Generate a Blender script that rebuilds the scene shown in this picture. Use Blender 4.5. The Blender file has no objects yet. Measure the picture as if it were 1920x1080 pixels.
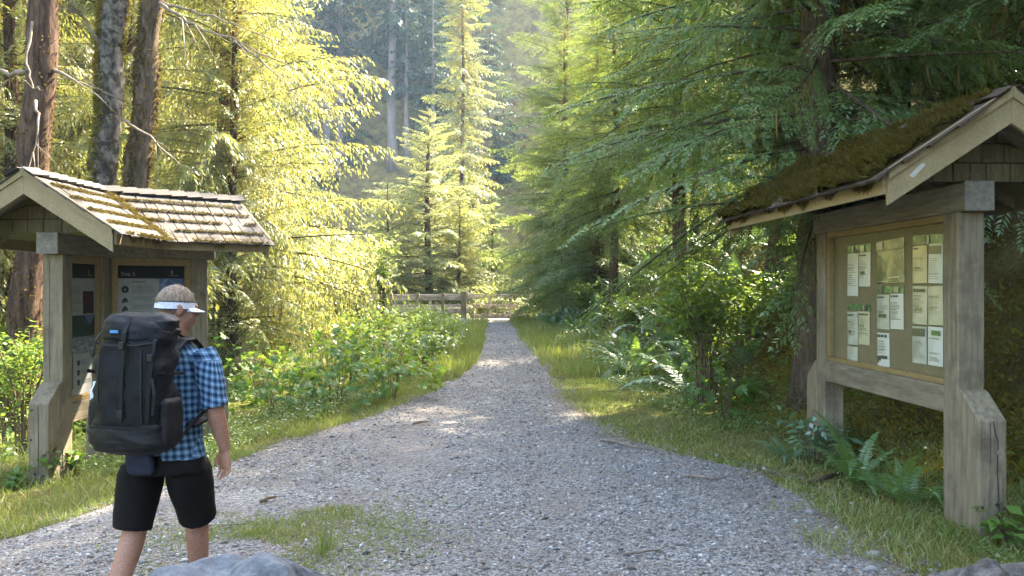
import bpy, bmesh, math, random
import numpy as np
from mathutils import Vector, Matrix, Euler

random.seed(7)
RNG = np.random.default_rng(11)
sc = bpy.context.scene
col = sc.collection
R = math.radians

# ------------------------------------------------------------------ camera, sky, sun, exposure
CAM_Z = 1.75
FPX = 1663.0                      # focal length in pixels of a 1920 wide picture
cam_d = bpy.data.cameras.new('camera')
cam_d.sensor_width = 36.0
cam_d.lens = 36.0 * FPX / 1920.0
cam_d.clip_start = 0.05
cam_d.clip_end = 2000.0
cam = bpy.data.objects.new('camera', cam_d)
col.objects.link(cam)
cam.location = (0, 0, CAM_Z)
cam.rotation_euler = (R(90), 0, 0)
sc.camera = cam

SUN_AZ = R(42)                    # clockwise from +Y (straight ahead) towards +X (right)
SUN_EL = R(43)
world = bpy.data.worlds.new('World')
sc.world = world
world.use_nodes = True
wn = world.node_tree
wn.nodes.clear()
sky = wn.nodes.new('ShaderNodeTexSky')
sky.sky_type = 'NISHITA'
sky.sun_disc = False
sky.sun_elevation = SUN_EL
sky.sun_rotation = SUN_AZ
sky.altitude = 300
sky.air_density = 0.75
sky.dust_density = 3.0
sky.ozone_density = 0.2
bg = wn.nodes.new('ShaderNodeBackground')
bg.inputs['Strength'].default_value = 0.15
wo = wn.nodes.new('ShaderNodeOutputWorld')
wn.links.new(sky.outputs[0], bg.inputs['Color'])
wn.links.new(bg.outputs[0], wo.inputs['Surface'])

sun_d = bpy.data.lights.new('sun', 'SUN')
sun_d.energy = 3.4
sun_d.angle = R(0.53)
sun_d.color = (1.0, 0.93, 0.80)
sun = bpy.data.objects.new('sun', sun_d)
col.objects.link(sun)
sdir = Vector((math.sin(SUN_AZ) * math.cos(SUN_EL), math.cos(SUN_AZ) * math.cos(SUN_EL), math.sin(SUN_EL)))
sun.rotation_euler = sdir.to_track_quat('Z', 'Y').to_euler()
sun.location = (20, 20, 40)

sc.view_settings.view_transform = 'Standard'
sc.view_settings.look = 'None'
sc.view_settings.exposure = 4.0
sc.view_settings.gamma = 1.0
sc.view_settings.use_curve_mapping = False
sc.view_settings.use_white_balance = True      # camera white balance set for open shade
sc.view_settings.white_balance_temperature = 7150
sc.view_settings.white_balance_tint = 10
sc.render.engine = 'CYCLES'
cy = sc.cycles
cy.use_denoising = True
cy.denoiser = 'OPENIMAGEDENOISE'
cy.max_bounces = 6
cy.diffuse_bounces = 4
cy.glossy_bounces = 2
cy.transmission_bounces = 3
cy.transparent_max_bounces = 4
cy.volume_bounces = 0
cy.sample_clamp_indirect = 6.0
cy.sample_clamp_direct = 30.0
cy.use_light_tree = False

# ------------------------------------------------------------------ helpers
def at(px, py, y):
    """a point at distance y that is seen at pixel (px, py) of the 1920x1080 photograph"""
    return Vector(((px - 960) * y / FPX, y, CAM_Z - (py - 540) * y / FPX))

def tag(o, label=None, cat=None, group=None, kind=None):
    if label: o['label'] = label
    if cat: o['category'] = cat
    if group: o['group'] = group
    if kind: o['kind'] = kind
    return o

def empty(name, loc=(0, 0, 0), rz=0.0):
    o = bpy.data.objects.new(name, None)
    o.empty_display_size = 0.1
    o.location = loc
    o.rotation_euler = (0, 0, rz)
    col.objects.link(o)
    return o

def link(name, me, parent=None, m=None):
    o = bpy.data.objects.new(name, me)
    col.objects.link(o)
    if parent is not None: o.parent = parent
    if m is not None:
        me.materials.clear(); me.materials.append(m)
    return o

def np_mesh(name, V, polys, smooth=False, mats=None):
    """polys: list of int arrays (n,k)"""
    me = bpy.data.meshes.new(name)
    V = np.ascontiguousarray(V, dtype=np.float32)
    me.vertices.add(len(V))
    me.vertices.foreach_set('co', V.ravel())
    polys = [np.asarray(p, dtype=np.int32) for p in polys if len(p)]
    tot = sum(p.size for p in polys)
    npol = sum(len(p) for p in polys)
    idx = np.concatenate([p.ravel() for p in polys])
    starts = []; s = 0
    for p in polys:
        k = p.shape[1]
        starts.append(s + np.arange(len(p)) * k); s += p.size
    me.loops.add(tot)
    me.loops.foreach_set('vertex_index', idx)
    me.polygons.add(npol)
    me.polygons.foreach_set('loop_start', np.concatenate(starts).astype(np.int32))
    if smooth:
        me.polygons.foreach_set('use_smooth', np.ones(npol, dtype=bool))
    me.update(calc_edges=True)
    return me

class MB:
    """collects verts and faces of small meshes"""
    def __init__(s): s.v = []; s.f = []
    def add(s, vs, fs):
        n = len(s.v); s.v += [tuple(v) for v in vs]; s.f += [tuple(i + n for i in f) for f in fs]; return s
    def box(s, x0, x1, y0, y1, z0, z1):
        return s.add([(x0,y0,z0),(x1,y0,z0),(x1,y1,z0),(x0,y1,z0),(x0,y0,z1),(x1,y0,z1),(x1,y1,z1),(x0,y1,z1)],
                     [(0,3,2,1),(4,5,6,7),(0,1,5,4),(1,2,6,5),(2,3,7,6),(3,0,4,7)])
    def prism(s, pts, d):
        """extrude polygon pts by vector d"""
        n = len(pts); d = Vector(d)
        a = [Vector(p) for p in pts]; b = [p + d for p in a]
        return s.add(a + b, [tuple(range(n))[::-1], tuple(range(n, 2 * n))] + [(i, (i + 1) % n, n + (i + 1) % n, n + i) for i in range(n)])
    def tube(s, pts, rad, k=8, cap=True):
        pts = [Vector(p) for p in pts]; n0 = len(s.v); m = len(pts); a = None
        for i, p in enumerate(pts):
            t = (pts[min(i + 1, m - 1)] - pts[max(i - 1, 0)]).normalized()
            if a is None: a = t.cross(Vector((0, 0, 1)) if abs(t.z) < 0.9 else Vector((0, 1, 0)))
            a = a - t * a.dot(t)
            a.normalize(); b = t.cross(a)
            r = rad[i] if hasattr(rad, '__len__') else rad
            for j in range(k):
                an = 2 * math.pi * j / k
                s.v.append(tuple(p + a * (r * math.cos(an)) + b * (r * math.sin(an))))
        for i in range(m - 1):
            for j in range(k):
                s.f.append((n0 + i * k + j, n0 + i * k + (j + 1) % k, n0 + (i + 1) * k + (j + 1) % k, n0 + (i + 1) * k + j))
        if cap:
            s.f.append(tuple(n0 + j for j in range(k))[::-1]); s.f.append(tuple(n0 + (m - 1) * k + j for j in range(k)))
        return s
    def mesh(s, name, bevel=0.0, smooth=False):
        me = bpy.data.meshes.new(name)
        me.from_pydata(s.v, [], s.f)
        bm = bmesh.new(); bm.from_mesh(me)
        bmesh.ops.recalc_face_normals(bm, faces=bm.faces)
        if bevel > 0:
            bmesh.ops.bevel(bm, geom=list(bm.edges), offset=bevel, segments=1, affect='EDGES', profile=0.5)
        bm.to_mesh(me); bm.free()
        if smooth:
            for p in me.polygons: p.use_smooth = True
        me.update()
        return me
    def build(s, name, m, parent=None, bevel=0.0, smooth=False):
        return link(name, s.mesh(name, bevel, smooth), parent, m)

# ------------------------------------------------------------------ materials
def new_mat(name):
    m = bpy.data.materials.new(name); m.use_nodes = True
    nt = m.node_tree; nt.nodes.clear()
    out = nt.nodes.new('ShaderNodeOutputMaterial')
    return m, nt, out

def N(nt, t, **kw):
    n = nt.nodes.new(t)
    for k, v in kw.items():
        if k in n.inputs: n.inputs[k].default_value = v
        else: setattr(n, k, v)
    return n

def ramp(nt, fac, stops):
    r = nt.nodes.new('ShaderNodeValToRGB')
    e = r.color_ramp.elements
    while len(e) < len(stops): e.new(0.5)
    for i, (p, c) in enumerate(stops):
        e[i].position = p; e[i].color = (*c, 1) if len(c) == 3 else c
    nt.links.new(fac, r.inputs[0])
    return r.outputs[0]

def mapped(nt, stretch, coord='Object'):
    tc = nt.nodes.new('ShaderNodeTexCoord')
    mp = nt.nodes.new('ShaderNodeMapping')
    mp.inputs['Scale'].default_value = stretch
    nt.links.new(tc.outputs[coord], mp.inputs['Vector'])
    return mp.outputs[0]

def mat_noise(name, stops, scale=8, fmix=0.55, rough=0.85, bump=0.3, bdist=0.01, stretch=(1, 1, 1), detail=8, spec=0.3, fine=None, blotch=None, nrough=0.6, sheen=0, coat=0):
    m, nt, out = new_mat(name)
    L = nt.links.new
    v = mapped(nt, stretch)
    n = N(nt, 'ShaderNodeTexNoise', Scale=scale, Detail=detail, Roughness=nrough)
    L(v, n.inputs['Vector'])
    c = ramp(nt, n.outputs[0], stops)
    hgt_out = n.outputs[0]
    if fine:
        n2 = N(nt, 'ShaderNodeTexNoise', Scale=fine, Detail=4, Roughness=0.7)
        L(v, n2.inputs['Vector'])
        mx = N(nt, 'ShaderNodeMixRGB', blend_type='OVERLAY'); mx.inputs[0].default_value = fmix
        bw = ramp(nt, n2.outputs[0], [(0.3, (0.25,) * 3), (0.7, (0.75,) * 3)])
        L(c, mx.inputs[1]); L(bw, mx.inputs[2]); c = mx.outputs[0]; hgt_out = n2.outputs[0]
    if blotch:
        bs, bc, lo, hi = blotch
        tc = nt.nodes.new('ShaderNodeTexCoord')
        n3 = N(nt, 'ShaderNodeTexNoise', Scale=bs, Detail=6, Roughness=0.65)
        L(tc.outputs['Object'], n3.inputs['Vector'])
        f = ramp(nt, n3.outputs[0], [(lo, (0, 0, 0)), (hi, (1, 1, 1))])
        mx = N(nt, 'ShaderNodeMixRGB'); mx.inputs[2].default_value = (*bc, 1)
        L(f, mx.inputs[0]); L(c, mx.inputs[1]); c = mx.outputs[0]
    b = N(nt, 'ShaderNodeBsdfPrincipled', Roughness=rough)
    b.inputs['Specular IOR Level'].default_value = spec
    if coat:
        b.inputs['Coat Weight'].default_value = coat; b.inputs['Coat Roughness'].default_value = 0.08
    L(c, b.inputs['Base Color'])
    if bump:
        bp = N(nt, 'ShaderNodeBump', Strength=bump, Distance=bdist)
        L(hgt_out, bp.inputs['Height']); L(bp.outputs[0], b.inputs['Normal'])
    L(b.outputs[0], out.inputs['Surface'])
    return m

def mat_leaf(name, c1, c2, t1, tfac=0.45, gloss=0.06, c3=None, nscale=0.6):
    """diffuse + translucent leaf, colour varying from leaf to leaf"""
    m, nt, out = new_mat(name)
    L = nt.links.new
    g = nt.nodes.new('ShaderNodeNewGeometry')
    oi = nt.nodes.new('ShaderNodeObjectInfo')
    tc = nt.nodes.new('ShaderNodeTexCoord')
    n = N(nt, 'ShaderNodeTexNoise', Scale=nscale, Detail=3)
    L(tc.outputs['Object'], n.inputs['Vector'])
    a = N(nt, 'ShaderNodeMath', operation='MULTIPLY'); a.inputs[1].default_value = 0.55
    L(g.outputs['Random Per Island'], a.inputs[0])
    a2 = N(nt, 'ShaderNodeMath', operation='MULTIPLY'); a2.inputs[1].default_value = 0.2
    L(oi.outputs['Random'], a2.inputs[0])
    s = N(nt, 'ShaderNodeMath', operation='ADD'); L(a.outputs[0], s.inputs[0]); L(a2.outputs[0], s.inputs[1])
    b = N(nt, 'ShaderNodeMath', operation='MULTIPLY_ADD'); b.inputs[1].default_value = 0.7
    L(n.outputs[0], b.inputs[0]); L(s.outputs[0], b.inputs[2])
    stops = [(0.25, c1), (0.95, c2)] if c3 is None else [(0.25, c1), (0.8, c2), (1.0, c3)]
    c = ramp(nt, b.outputs[0], stops)
    d = N(nt, 'ShaderNodeBsdfDiffuse'); L(c, d.inputs[0])
    t = N(nt, 'ShaderNodeBsdfTranslucent')
    mt = N(nt, 'ShaderNodeMixRGB', blend_type='MIX'); mt.inputs[0].default_value = 0.65
    L(c, mt.inputs[1]); mt.inputs[2].default_value = (*t1, 1); L(mt.outputs[0], t.inputs[0])
    mx = N(nt, 'ShaderNodeMixShader'); mx.inputs[0].default_value = tfac
    L(d.outputs[0], mx.inputs[1]); L(t.outputs[0], mx.inputs[2])
    gl = N(nt, 'ShaderNodeBsdfGlossy', Roughness=0.45)
    mg = N(nt, 'ShaderNodeMixShader'); mg.inputs[0].default_value = gloss
    L(mx.outputs[0], mg.inputs[1]); L(gl.outputs[0], mg.inputs[2])
    L(mg.outputs[0], out.inputs['Surface'])
    return m

def mat_plain(name, c, rough=0.6, spec=0.3, coat=0.0, metal=0.0, bump=0.0, bscale=60, var=0.12):
    d = tuple(max(0, x * (1 - var)) for x in c); e = tuple(min(1, x * (1 + var)) for x in c)
    m = mat_noise(name, [(0.3, d), (0.7, e)], scale=bscale * 0.3, rough=rough, bump=bump, spec=spec, fine=bscale if bump else None, coat=coat)
    return m

M = {}
M['post'] = mat_noise('weathered_post_wood', [(0.3, (0.125, 0.10, 0.066)), (0.55, (0.20, 0.165, 0.11)), (0.75, (0.26, 0.22, 0.155))], scale=5, stretch=(6, 6, 0.6), bump=0.3, bdist=0.004, fine=13, fmix=0.3,
                      blotch=(3.2, (0.085, 0.062, 0.042), 0.50, 0.74))
M['beam'] = mat_noise('weathered_beam_wood', [(0.3, (0.12, 0.098, 0.066)), (0.55, (0.19, 0.16, 0.11)), (0.75, (0.25, 0.21, 0.15))], scale=5, stretch=(6, 0.6, 6), bump=0.3, bdist=0.004, fine=13, fmix=0.3,
                      blotch=(3, (0.10, 0.075, 0.05), 0.58, 0.8))
M['endgrain'] = mat_noise('grey_end_grain', [(0.3, (0.125, 0.112, 0.09)), (0.7, (0.235, 0.215, 0.18))], scale=14, bump=0.3, bdist=0.003, fine=60, blotch=(9, (0.13, 0.12, 0.1), 0.6, 0.8))
M['barge'] = mat_noise('tan_painted_board', [(0.3, (0.21, 0.155, 0.078)), (0.7, (0.27, 0.205, 0.11))], scale=3, stretch=(3, 3, 3), bump=0.1, bdist=0.003, fine=40, rough=0.6,
                       blotch=(5, (0.14, 0.10, 0.055), 0.62, 0.85))
M['trim'] = mat_noise('yellow_brown_trim', [(0.3, (0.19, 0.13, 0.05)), (0.7, (0.26, 0.185, 0.085))], scale=6, stretch=(4, 1, 4), bump=0.1, bdist=0.002, fine=30, rough=0.6)
M['panel'] = mat_noise('olive_tan_board', [(0.3, (0.145, 0.12, 0.066)), (0.7, (0.175, 0.147, 0.085))], scale=4, bump=0.05, bdist=0.001, fine=80, rough=0.45, spec=0.4)
M['shake'] = mat_noise('silver_cedar_shake', [(0.25, (0.020, 0.017, 0.015)), (0.5, (0.050, 0.045, 0.041)), (0.75, (0.10, 0.092, 0.085))], scale=4, stretch=(14, 0.8, 6), bump=0.6, bdist=0.004, fine=18,
                       blotch=(6, (0.06, 0.038, 0.022), 0.52, 0.72), rough=0.75)
M['shake_dark'] = mat_noise('damp_brown_shake', [(0.25, (0.025, 0.018, 0.012)), (0.75, (0.075, 0.055, 0.038))], scale=4, stretch=(14, 0.8, 6), bump=0.6, bdist=0.004, fine=18, spec=0.1)
M['gable'] = mat_noise('mossy_gable_shingle', [(0.3, (0.075, 0.058, 0.028)), (0.7, (0.14, 0.112, 0.058))], scale=5, stretch=(6, 6, 1), bump=0.3, bdist=0.003, fine=20, blotch=(4, (0.075, 0.08, 0.022), 0.5, 0.75))  # base tone darkened to carry the shade under the overhang
M['deck'] = mat_noise('roof_underside_board', [(0.3, (0.20, 0.17, 0.10)), (0.7, (0.30, 0.26, 0.17))], scale=4, stretch=(1, 8, 8), bump=0.2, bdist=0.003)
M['moss'] = mat_leaf('roof_moss', (0.030, 0.022, 0.008), (0.075, 0.058, 0.014), (0.11, 0.09, 0.015), tfac=0.25, gloss=0.0, nscale=3)
M['moss_bed'] = mat_noise('moss_cushion', [(0.3, (0.018, 0.012, 0.006)), (0.6, (0.05, 0.038, 0.012)), (0.8, (0.085, 0.072, 0.02))], scale=9, bump=1.0, bdist=0.03, fine=70, rough=1, spec=0)
M['moss_brown'] = mat_leaf('eave_moss', (0.05, 0.036, 0.013), (0.125, 0.095, 0.03), (0.15, 0.12, 0.03), tfac=0.3, gloss=0.0, nscale=3)
M['moss_green'] = mat_leaf('bank_moss', (0.085, 0.065, 0.016), (0.23, 0.19, 0.035), (0.28, 0.25, 0.03), tfac=0.3, gloss=0.0, nscale=1.2)
M['lichen'] = mat_leaf('hanging_lichen', (0.10, 0.075, 0.03), (0.24, 0.18, 0.07), (0.30, 0.20, 0.05), tfac=0.4, gloss=0.0, nscale=2)
M['hemlock'] = mat_leaf('hemlock_needles', (0.036, 0.085, 0.032), (0.115, 0.19, 0.055), (0.22, 0.32, 0.04), tfac=0.35, gloss=0.05, c3=(0.15, 0.21, 0.07), nscale=0.7)
M['hemlock_mid'] = mat_leaf('yellow_green_hemlock_needles', (0.035, 0.085, 0.024), (0.115, 0.185, 0.045), (0.24, 0.30, 0.045), tfac=0.38, gloss=0.04, c3=(0.19, 0.20, 0.06), nscale=0.7)
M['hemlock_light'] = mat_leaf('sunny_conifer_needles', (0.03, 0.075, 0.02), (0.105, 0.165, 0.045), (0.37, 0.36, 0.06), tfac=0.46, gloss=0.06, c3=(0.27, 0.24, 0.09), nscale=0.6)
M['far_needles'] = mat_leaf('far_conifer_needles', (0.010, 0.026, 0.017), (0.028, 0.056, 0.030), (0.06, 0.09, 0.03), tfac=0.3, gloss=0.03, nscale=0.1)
M['maple_leaf'] = mat_leaf('broad_leaf_green', (0.045, 0.115, 0.022), (0.10, 0.19, 0.03), (0.22, 0.33, 0.03), tfac=0.45, gloss=0.035, nscale=1)
M['shrub_leaf'] = mat_leaf('shrub_leaf', (0.05, 0.115, 0.024), (0.14, 0.23, 0.04), (0.24, 0.32, 0.03), tfac=0.45, gloss=0.025, c3=(0.2, 0.24, 0.04), nscale=0.8)
M['pale_leaf'] = mat_leaf('leaf_painted_sunlit', (0.12, 0.17, 0.05), (0.26, 0.28, 0.11), (0.45, 0.45, 0.12), tfac=0.45, gloss=0.04, nscale=0.8)  # pale tone puts the bright sunlight into the leaf colour
M['straw'] = mat_leaf('dry_straw', (0.16, 0.12, 0.06), (0.34, 0.27, 0.13), (0.3, 0.24, 0.1), tfac=0.25, gloss=0.0)
M['litter'] = mat_leaf('brown_leaf_litter', (0.06, 0.035, 0.02), (0.20, 0.12, 0.06), (0.15, 0.09, 0.04), tfac=0.15, gloss=0.0)
M['fern'] = mat_leaf('fern_green', (0.05, 0.13, 0.04), (0.12, 0.24, 0.065), (0.25, 0.36, 0.03), tfac=0.4, gloss=0.10, nscale=0.8)
M['fern_blue'] = mat_leaf('sword_fern_dark', (0.04, 0.12, 0.065), (0.105, 0.23, 0.11), (0.2, 0.3, 0.05), tfac=0.35, gloss=0.14, nscale=0.8)
M['grass'] = mat_leaf('grass_blades', (0.055, 0.105, 0.02), (0.165, 0.225, 0.036), (0.30, 0.35, 0.04), tfac=0.4, gloss=0.05, c3=(0.42, 0.36, 0.16), nscale=0.9)
M['herb'] = mat_leaf('ground_cover_leaf', (0.05, 0.11, 0.025), (0.13, 0.21, 0.045), (0.28, 0.36, 0.04), tfac=0.4, gloss=0.07, nscale=0.8)
M['bark_red'] = mat_noise('red_brown_furrowed_bark', [(0.32, (0.022, 0.014, 0.010)), (0.5, (0.085, 0.052, 0.036)), (0.75, (0.17, 0.11, 0.078))], scale=4, stretch=(5, 5, 0.9), bump=1.0, bdist=0.03, fine=12, rough=0.95, spec=0.1)
M['bark_alder'] = mat_noise('mottled_alder_bark', [(0.38, (0.022, 0.018, 0.014)), (0.5, (0.10, 0.09, 0.08)), (0.72, (0.21, 0.195, 0.175))], scale=9, stretch=(1, 1, 0.6), bump=0.5, bdist=0.01, rough=0.85, fine=25,
                            blotch=(5, (0.03, 0.026, 0.016), 0.50, 0.56))
M['bark_dark'] = mat_noise('dark_mossy_bark', [(0.3, (0.04, 0.028, 0.02)), (0.7, (0.15, 0.11, 0.075))], scale=7, stretch=(3, 3, 0.8), bump=1.0, bdist=0.02, fine=16, rough=0.95, spec=0.1, blotch=(3, (0.07, 0.06, 0.015), 0.55, 0.7))
M['bark_far'] = mat_noise('pale_grey_trunk', [(0.3, (0.10, 0.08, 0.072)), (0.7, (0.18, 0.15, 0.135))], scale=1, stretch=(3, 3, 0.5), bump=0.5, bdist=0.05)
M['twig'] = mat_noise('grey_dead_twig', [(0.3, (0.10, 0.076, 0.056)), (0.7, (0.25, 0.205, 0.16))], scale=9, bump=0.3, rough=0.9)
M['stem'] = mat_noise('brown_stem', [(0.3, (0.07, 0.05, 0.03)), (0.7, (0.17, 0.12, 0.06))], scale=9, bump=0.3, rough=0.9)
# ------------------------------------------------------------------ terrain
def _hash(ix, iy, seed):
    h = (ix.astype(np.int64) * 374761393 + iy.astype(np.int64) * 668265263 + seed * 982451653) & 0x7fffffff
    h = ((h ^ (h >> 13)) * 1274126177) & 0x7fffffff
    return ((h ^ (h >> 16)) & 0xffff) / 65535.0

def vnoise(x, y, seed=0):
    x = np.asarray(x, dtype=float); y = np.asarray(y, dtype=float)
    ix = np.floor(x); iy = np.floor(y); fx = x - ix; fy = y - iy
    fx = fx * fx * (3 - 2 * fx); fy = fy * fy * (3 - 2 * fy)
    a = _hash(ix, iy, seed); b = _hash(ix + 1, iy, seed); c = _hash(ix, iy + 1, seed); d = _hash(ix + 1, iy + 1, seed)
    return (a * (1 - fx) + b * fx) * (1 - fy) + (c * (1 - fx) + d * fx) * fy

def fbm(x, y, seed=0, octv=4):
    s = 0; a = 0.5
    for o in range(octv):
        s = s + a * (vnoise(x * 2 ** o, y * 2 ** o, seed + o) - 0.5) * 2; a *= 0.5
    return s

def sstep(a, b, x):
    t = np.clip((np.asarray(x, dtype=float) - a) / (b - a), 0, 1)
    return t * t * (3 - 2 * t)

def toe(y):
    return np.interp(y, [-30, 3, 6, 8.5, 10.5, 13, 16, 22, 30, 36, 42, 50, 62], [5.5, 4.3, 3.95, 3.75, 3.3, 2.9, 2.6, 2.3, 1.7, 1.6, 7, 14, 20])

PATH_Y = [1.0, 5.4, 6.1, 6.9, 7.6, 8.5, 9.4, 10.5, 11.6, 13, 14.5, 16, 18.5, 22, 28, 36.6]
PATH_L = [-5.4, -5.0, -4.5, -3.95, -3.6, -3.2, -2.95, -2.55, -2.2, -1.85, -1.5, -1.25, -1.0, -1.0, -1.1, -1.2]
PATH_R = [3.2, 2.65, 2.6, 2.65, 2.65, 2.5, 1.9, 1.35, 1.15, 1.0, 0.95, 0.9, 0.85, 0.6, 0.35, 0.15]
def path_l(y): return np.interp(y, PATH_Y, PATH_L) + 0.10 * fbm(np.asarray(y) * 1.1, np.asarray(y) * 0 + 3, 5)
def path_r(y): return np.interp(y, PATH_Y, PATH_R) + 0.12 * fbm(np.asarray(y) * 1.1, np.asarray(y) * 0 + 9, 6)

def base_h(x, y):
    x = np.asarray(x, dtype=float); y = np.asarray(y, dtype=float)
    z = 0.42 * sstep(8, 36, y)
    z = z - 0.17 * sstep(2.6, 4.0, -x) * (1 - sstep(15, 22, y))
    z = z - 0.035 * np.clip(-x - 5, 0, 22)
    z = z + 0.55 * np.clip(-x - 32, 0, 200)
    d = x - toe(y) - 0.25
    sp = 0.28 * np.log1p(np.exp(np.clip(d / 0.28, -30, 30))) if True else d
    sp = np.where(d > 6, d, sp)
    z = z + 1.15 * np.minimum(sp, 5.0) + 0.70 * np.clip(sp - 5.0, 0, 60)
    z = z - 1.9 * np.exp(-((y - 43.5) / 3.2) ** 2)
    far = np.clip(y - 66, 0, 31)
    z = z + 1.45 * far + 0.05 * np.clip(y - 97, 0, 200)
    return z

def on_path(x, y):
    return sstep(0.0, 0.25, x - path_l(y)) * sstep(0.0, 0.25, path_r(y) - x) * (1 - sstep(36.2, 36.7, y)) * sstep(-6, -5, y)

def hgt(x, y):
    """surface the plants stand on"""
    x = np.asarray(x, dtype=float); y = np.asarray(y, dtype=float)
    z = base_h(x, y)
    d = x - toe(y)
    bank = sstep(0.0, 1.2, d)
    z = z + bank * (0.30 * fbm(x * 0.9, y * 0.9, 21) + 0.10 * fbm(x * 3.1, y * 3.1, 23))
    off = 1 - on_path(x, y)
    z = z + off * (1 - bank) * 0.05 * fbm(x * 1.3, y * 1.3, 31)
    z = z + sstep(60, 75, y) * 3.0 * fbm(x * 0.08, y * 0.08, 41)
    return z

def h1(x, y): return float(hgt(np.array([x]), np.array([y]))[0])

def axis(lo, fine0, fine1, hi, step, growth=1.12, mid=None):
    a = list(np.arange(fine0, fine1 + 1e-6, step))
    s = step; v = fine1; r = []
    while v < hi:
        s = min(s * growth, 6.0); v += s; r.append(v)
    s = step; v = fine0; l = []
    while v > lo:
        s = min(s * growth, 6.0); v -= s; l.append(v)
    return np.array(l[::-1] + a + r)

gx = axis(-150, -6.5, 7.5, 150, 0.12)
gy = axis(-60, 3.5, 15, 240, 0.13, 1.08)
GX, GY = np.meshgrid(gx, gy)
GZ = hgt(GX, GY) - 0.05 * sstep(0.15, 0.4, GX - path_l(GY)) * sstep(0.15, 0.4, path_r(GY) - GX) * (GY < 36.4) * (GY > -5)
nx, ny = len(gx), len(gy)
ii = np.arange(nx * ny).reshape(ny, nx)
F = np.stack([ii[:-1, :-1], ii[:-1, 1:], ii[1:, 1:], ii[1:, :-1]], -1).reshape(-1, 4)
me = np_mesh('ground', np.stack([GX, GY, GZ], -1).reshape(-1, 3), [F], smooth=True)
att = me.attributes.new('mossy', 'FLOAT', 'POINT')
att.data.foreach_set('value', np.maximum(sstep(-0.3, 0.8, GX - toe(GY)), sstep(58, 64, GY)).ravel().astype(np.float32))

m, nt, out = new_mat('forest_floor')
L = nt.links.new
v = mapped(nt, (1, 1, 1))
n1 = N(nt, 'ShaderNodeTexNoise', Scale=1.3, Detail=8, Roughness=0.65); L(v, n1.inputs['Vector'])
n2 = N(nt, 'ShaderNodeTexNoise', Scale=22, Detail=6, Roughness=0.7); L(v, n2.inputs['Vector'])
cg = ramp(nt, n1.outputs[0], [(0.3, (0.06, 0.075, 0.02)), (0.5, (0.11, 0.12, 0.03)), (0.7, (0.16, 0.13, 0.06))])
cm = ramp(nt, n1.outputs[0], [(0.3, (0.055, 0.035, 0.02)), (0.5, (0.13, 0.10, 0.035)), (0.7, (0.18, 0.16, 0.05))])
at_n = nt.nodes.new('ShaderNodeAttribute'); at_n.attribute_name = 'mossy'
mx = N(nt, 'ShaderNodeMixRGB'); L(at_n.outputs['Fac'], mx.inputs[0]); L(cg, mx.inputs[1]); L(cm, mx.inputs[2])
ov = N(nt, 'ShaderNodeMixRGB', blend_type='OVERLAY'); ov.inputs[0].default_value = 0.8
bw = ramp(nt, n2.outputs[0], [(0.3, (0.2,) * 3), (0.7, (0.8,) * 3)])
L(mx.outputs[0], ov.inputs[1]); L(bw, ov.inputs[2])
b = N(nt, 'ShaderNodeBsdfPrincipled', Roughness=1.0); b.inputs['Specular IOR Level'].default_value = 0.05
L(ov.outputs[0], b.inputs['Base Color'])
bp = N(nt, 'ShaderNodeBump', Strength=1.0, Distance=0.05); L(n2.outputs[0], bp.inputs['Height']); L(bp.outputs[0], b.inputs['Normal'])
L(b.outputs[0], out.inputs['Surface'])
M['floor'] = m
ground = tag(link('ground', me, None, m), 'uneven forest floor with mossy bank rising on the right', None, None, 'structure')

# ---- gravel path
py_ = np.concatenate([np.arange(-4.5, 18, 0.10), np.arange(18, 36.6, 0.25)])
pc = np.concatenate([[0, 0.012], np.linspace(0.03, 0.97, 56), [0.988, 1.0]])
PL = path_l(py_); PR = path_r(py_)
PX = PL[:, None] * (1 - pc) + PR[:, None] * pc
PYY = np.repeat(py_[:, None], len(pc), 1)
PZ = base_h(PX, PYY) + 0.012 * fbm(PX * 2.2, PYY * 2.2, 51) + 0.004
PZ[:, 0] -= 0.09; PZ[:, -1] -= 0.09; PZ[:, 1] -= 0.02; PZ[:, -2] -= 0.02
nx, ny = len(pc), len(py_)
ii = np.arange(nx * ny).reshape(ny, nx)
F = np.stack([ii[:-1, :-1], ii[:-1, 1:], ii[1:, 1:], ii[1:, :-1]], -1).reshape(-1, 4)
me = np_mesh('gravel_path', np.stack([PX, PYY, PZ], -1).reshape(-1, 3), [F], smooth=True)
m, nt, out = new_mat('packed_gravel'); L = nt.links.new
v = mapped(nt, (1, 1, 1))
vo = N(nt, 'ShaderNodeTexVoronoi', Scale=58); L(v, vo.inputs['Vector'])
vo2 = N(nt, 'ShaderNodeTexVoronoi', Scale=110); L(v, vo2.inputs['Vector'])
n1 = N(nt, 'ShaderNodeTexNoise', Scale=1.1, Detail=9, Roughness=0.68); L(v, n1.inputs['Vector'])
sep = nt.nodes.new('ShaderNodeSeparateColor'); L(vo.outputs['Color'], sep.inputs[0])
cs = ramp(nt, sep.outputs[0], [(0.0, (0.075, 0.070, 0.064)), (0.35, (0.168, 0.160, 0.15)), (0.7, (0.245, 0.235, 0.222)), (0.93, (0.32, 0.31, 0.295)), (1.0, (0.42, 0.40, 0.38))])
dirt = ramp(nt, n1.outputs[0], [(0.42, (0, 0, 0)), (0.72, (0.75,) * 3)])
mx = N(nt, 'ShaderNodeMixRGB'); mx.inputs[2].default_value = (0.155, 0.12, 0.092, 1); L(dirt, mx.inputs[0]); L(cs, mx.inputs[1])
b = N(nt, 'ShaderNodeBsdfPrincipled', Roughness=0.9); b.inputs['Specular IOR Level'].default_value = 0.2
L(mx.outputs[0], b.inputs['Base Color'])
ad = N(nt, 'ShaderNodeMath', operation='ADD'); L(vo.outputs['Distance'], ad.inputs[0]); L(vo2.outputs['Distance'], ad.inputs[1])
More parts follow.
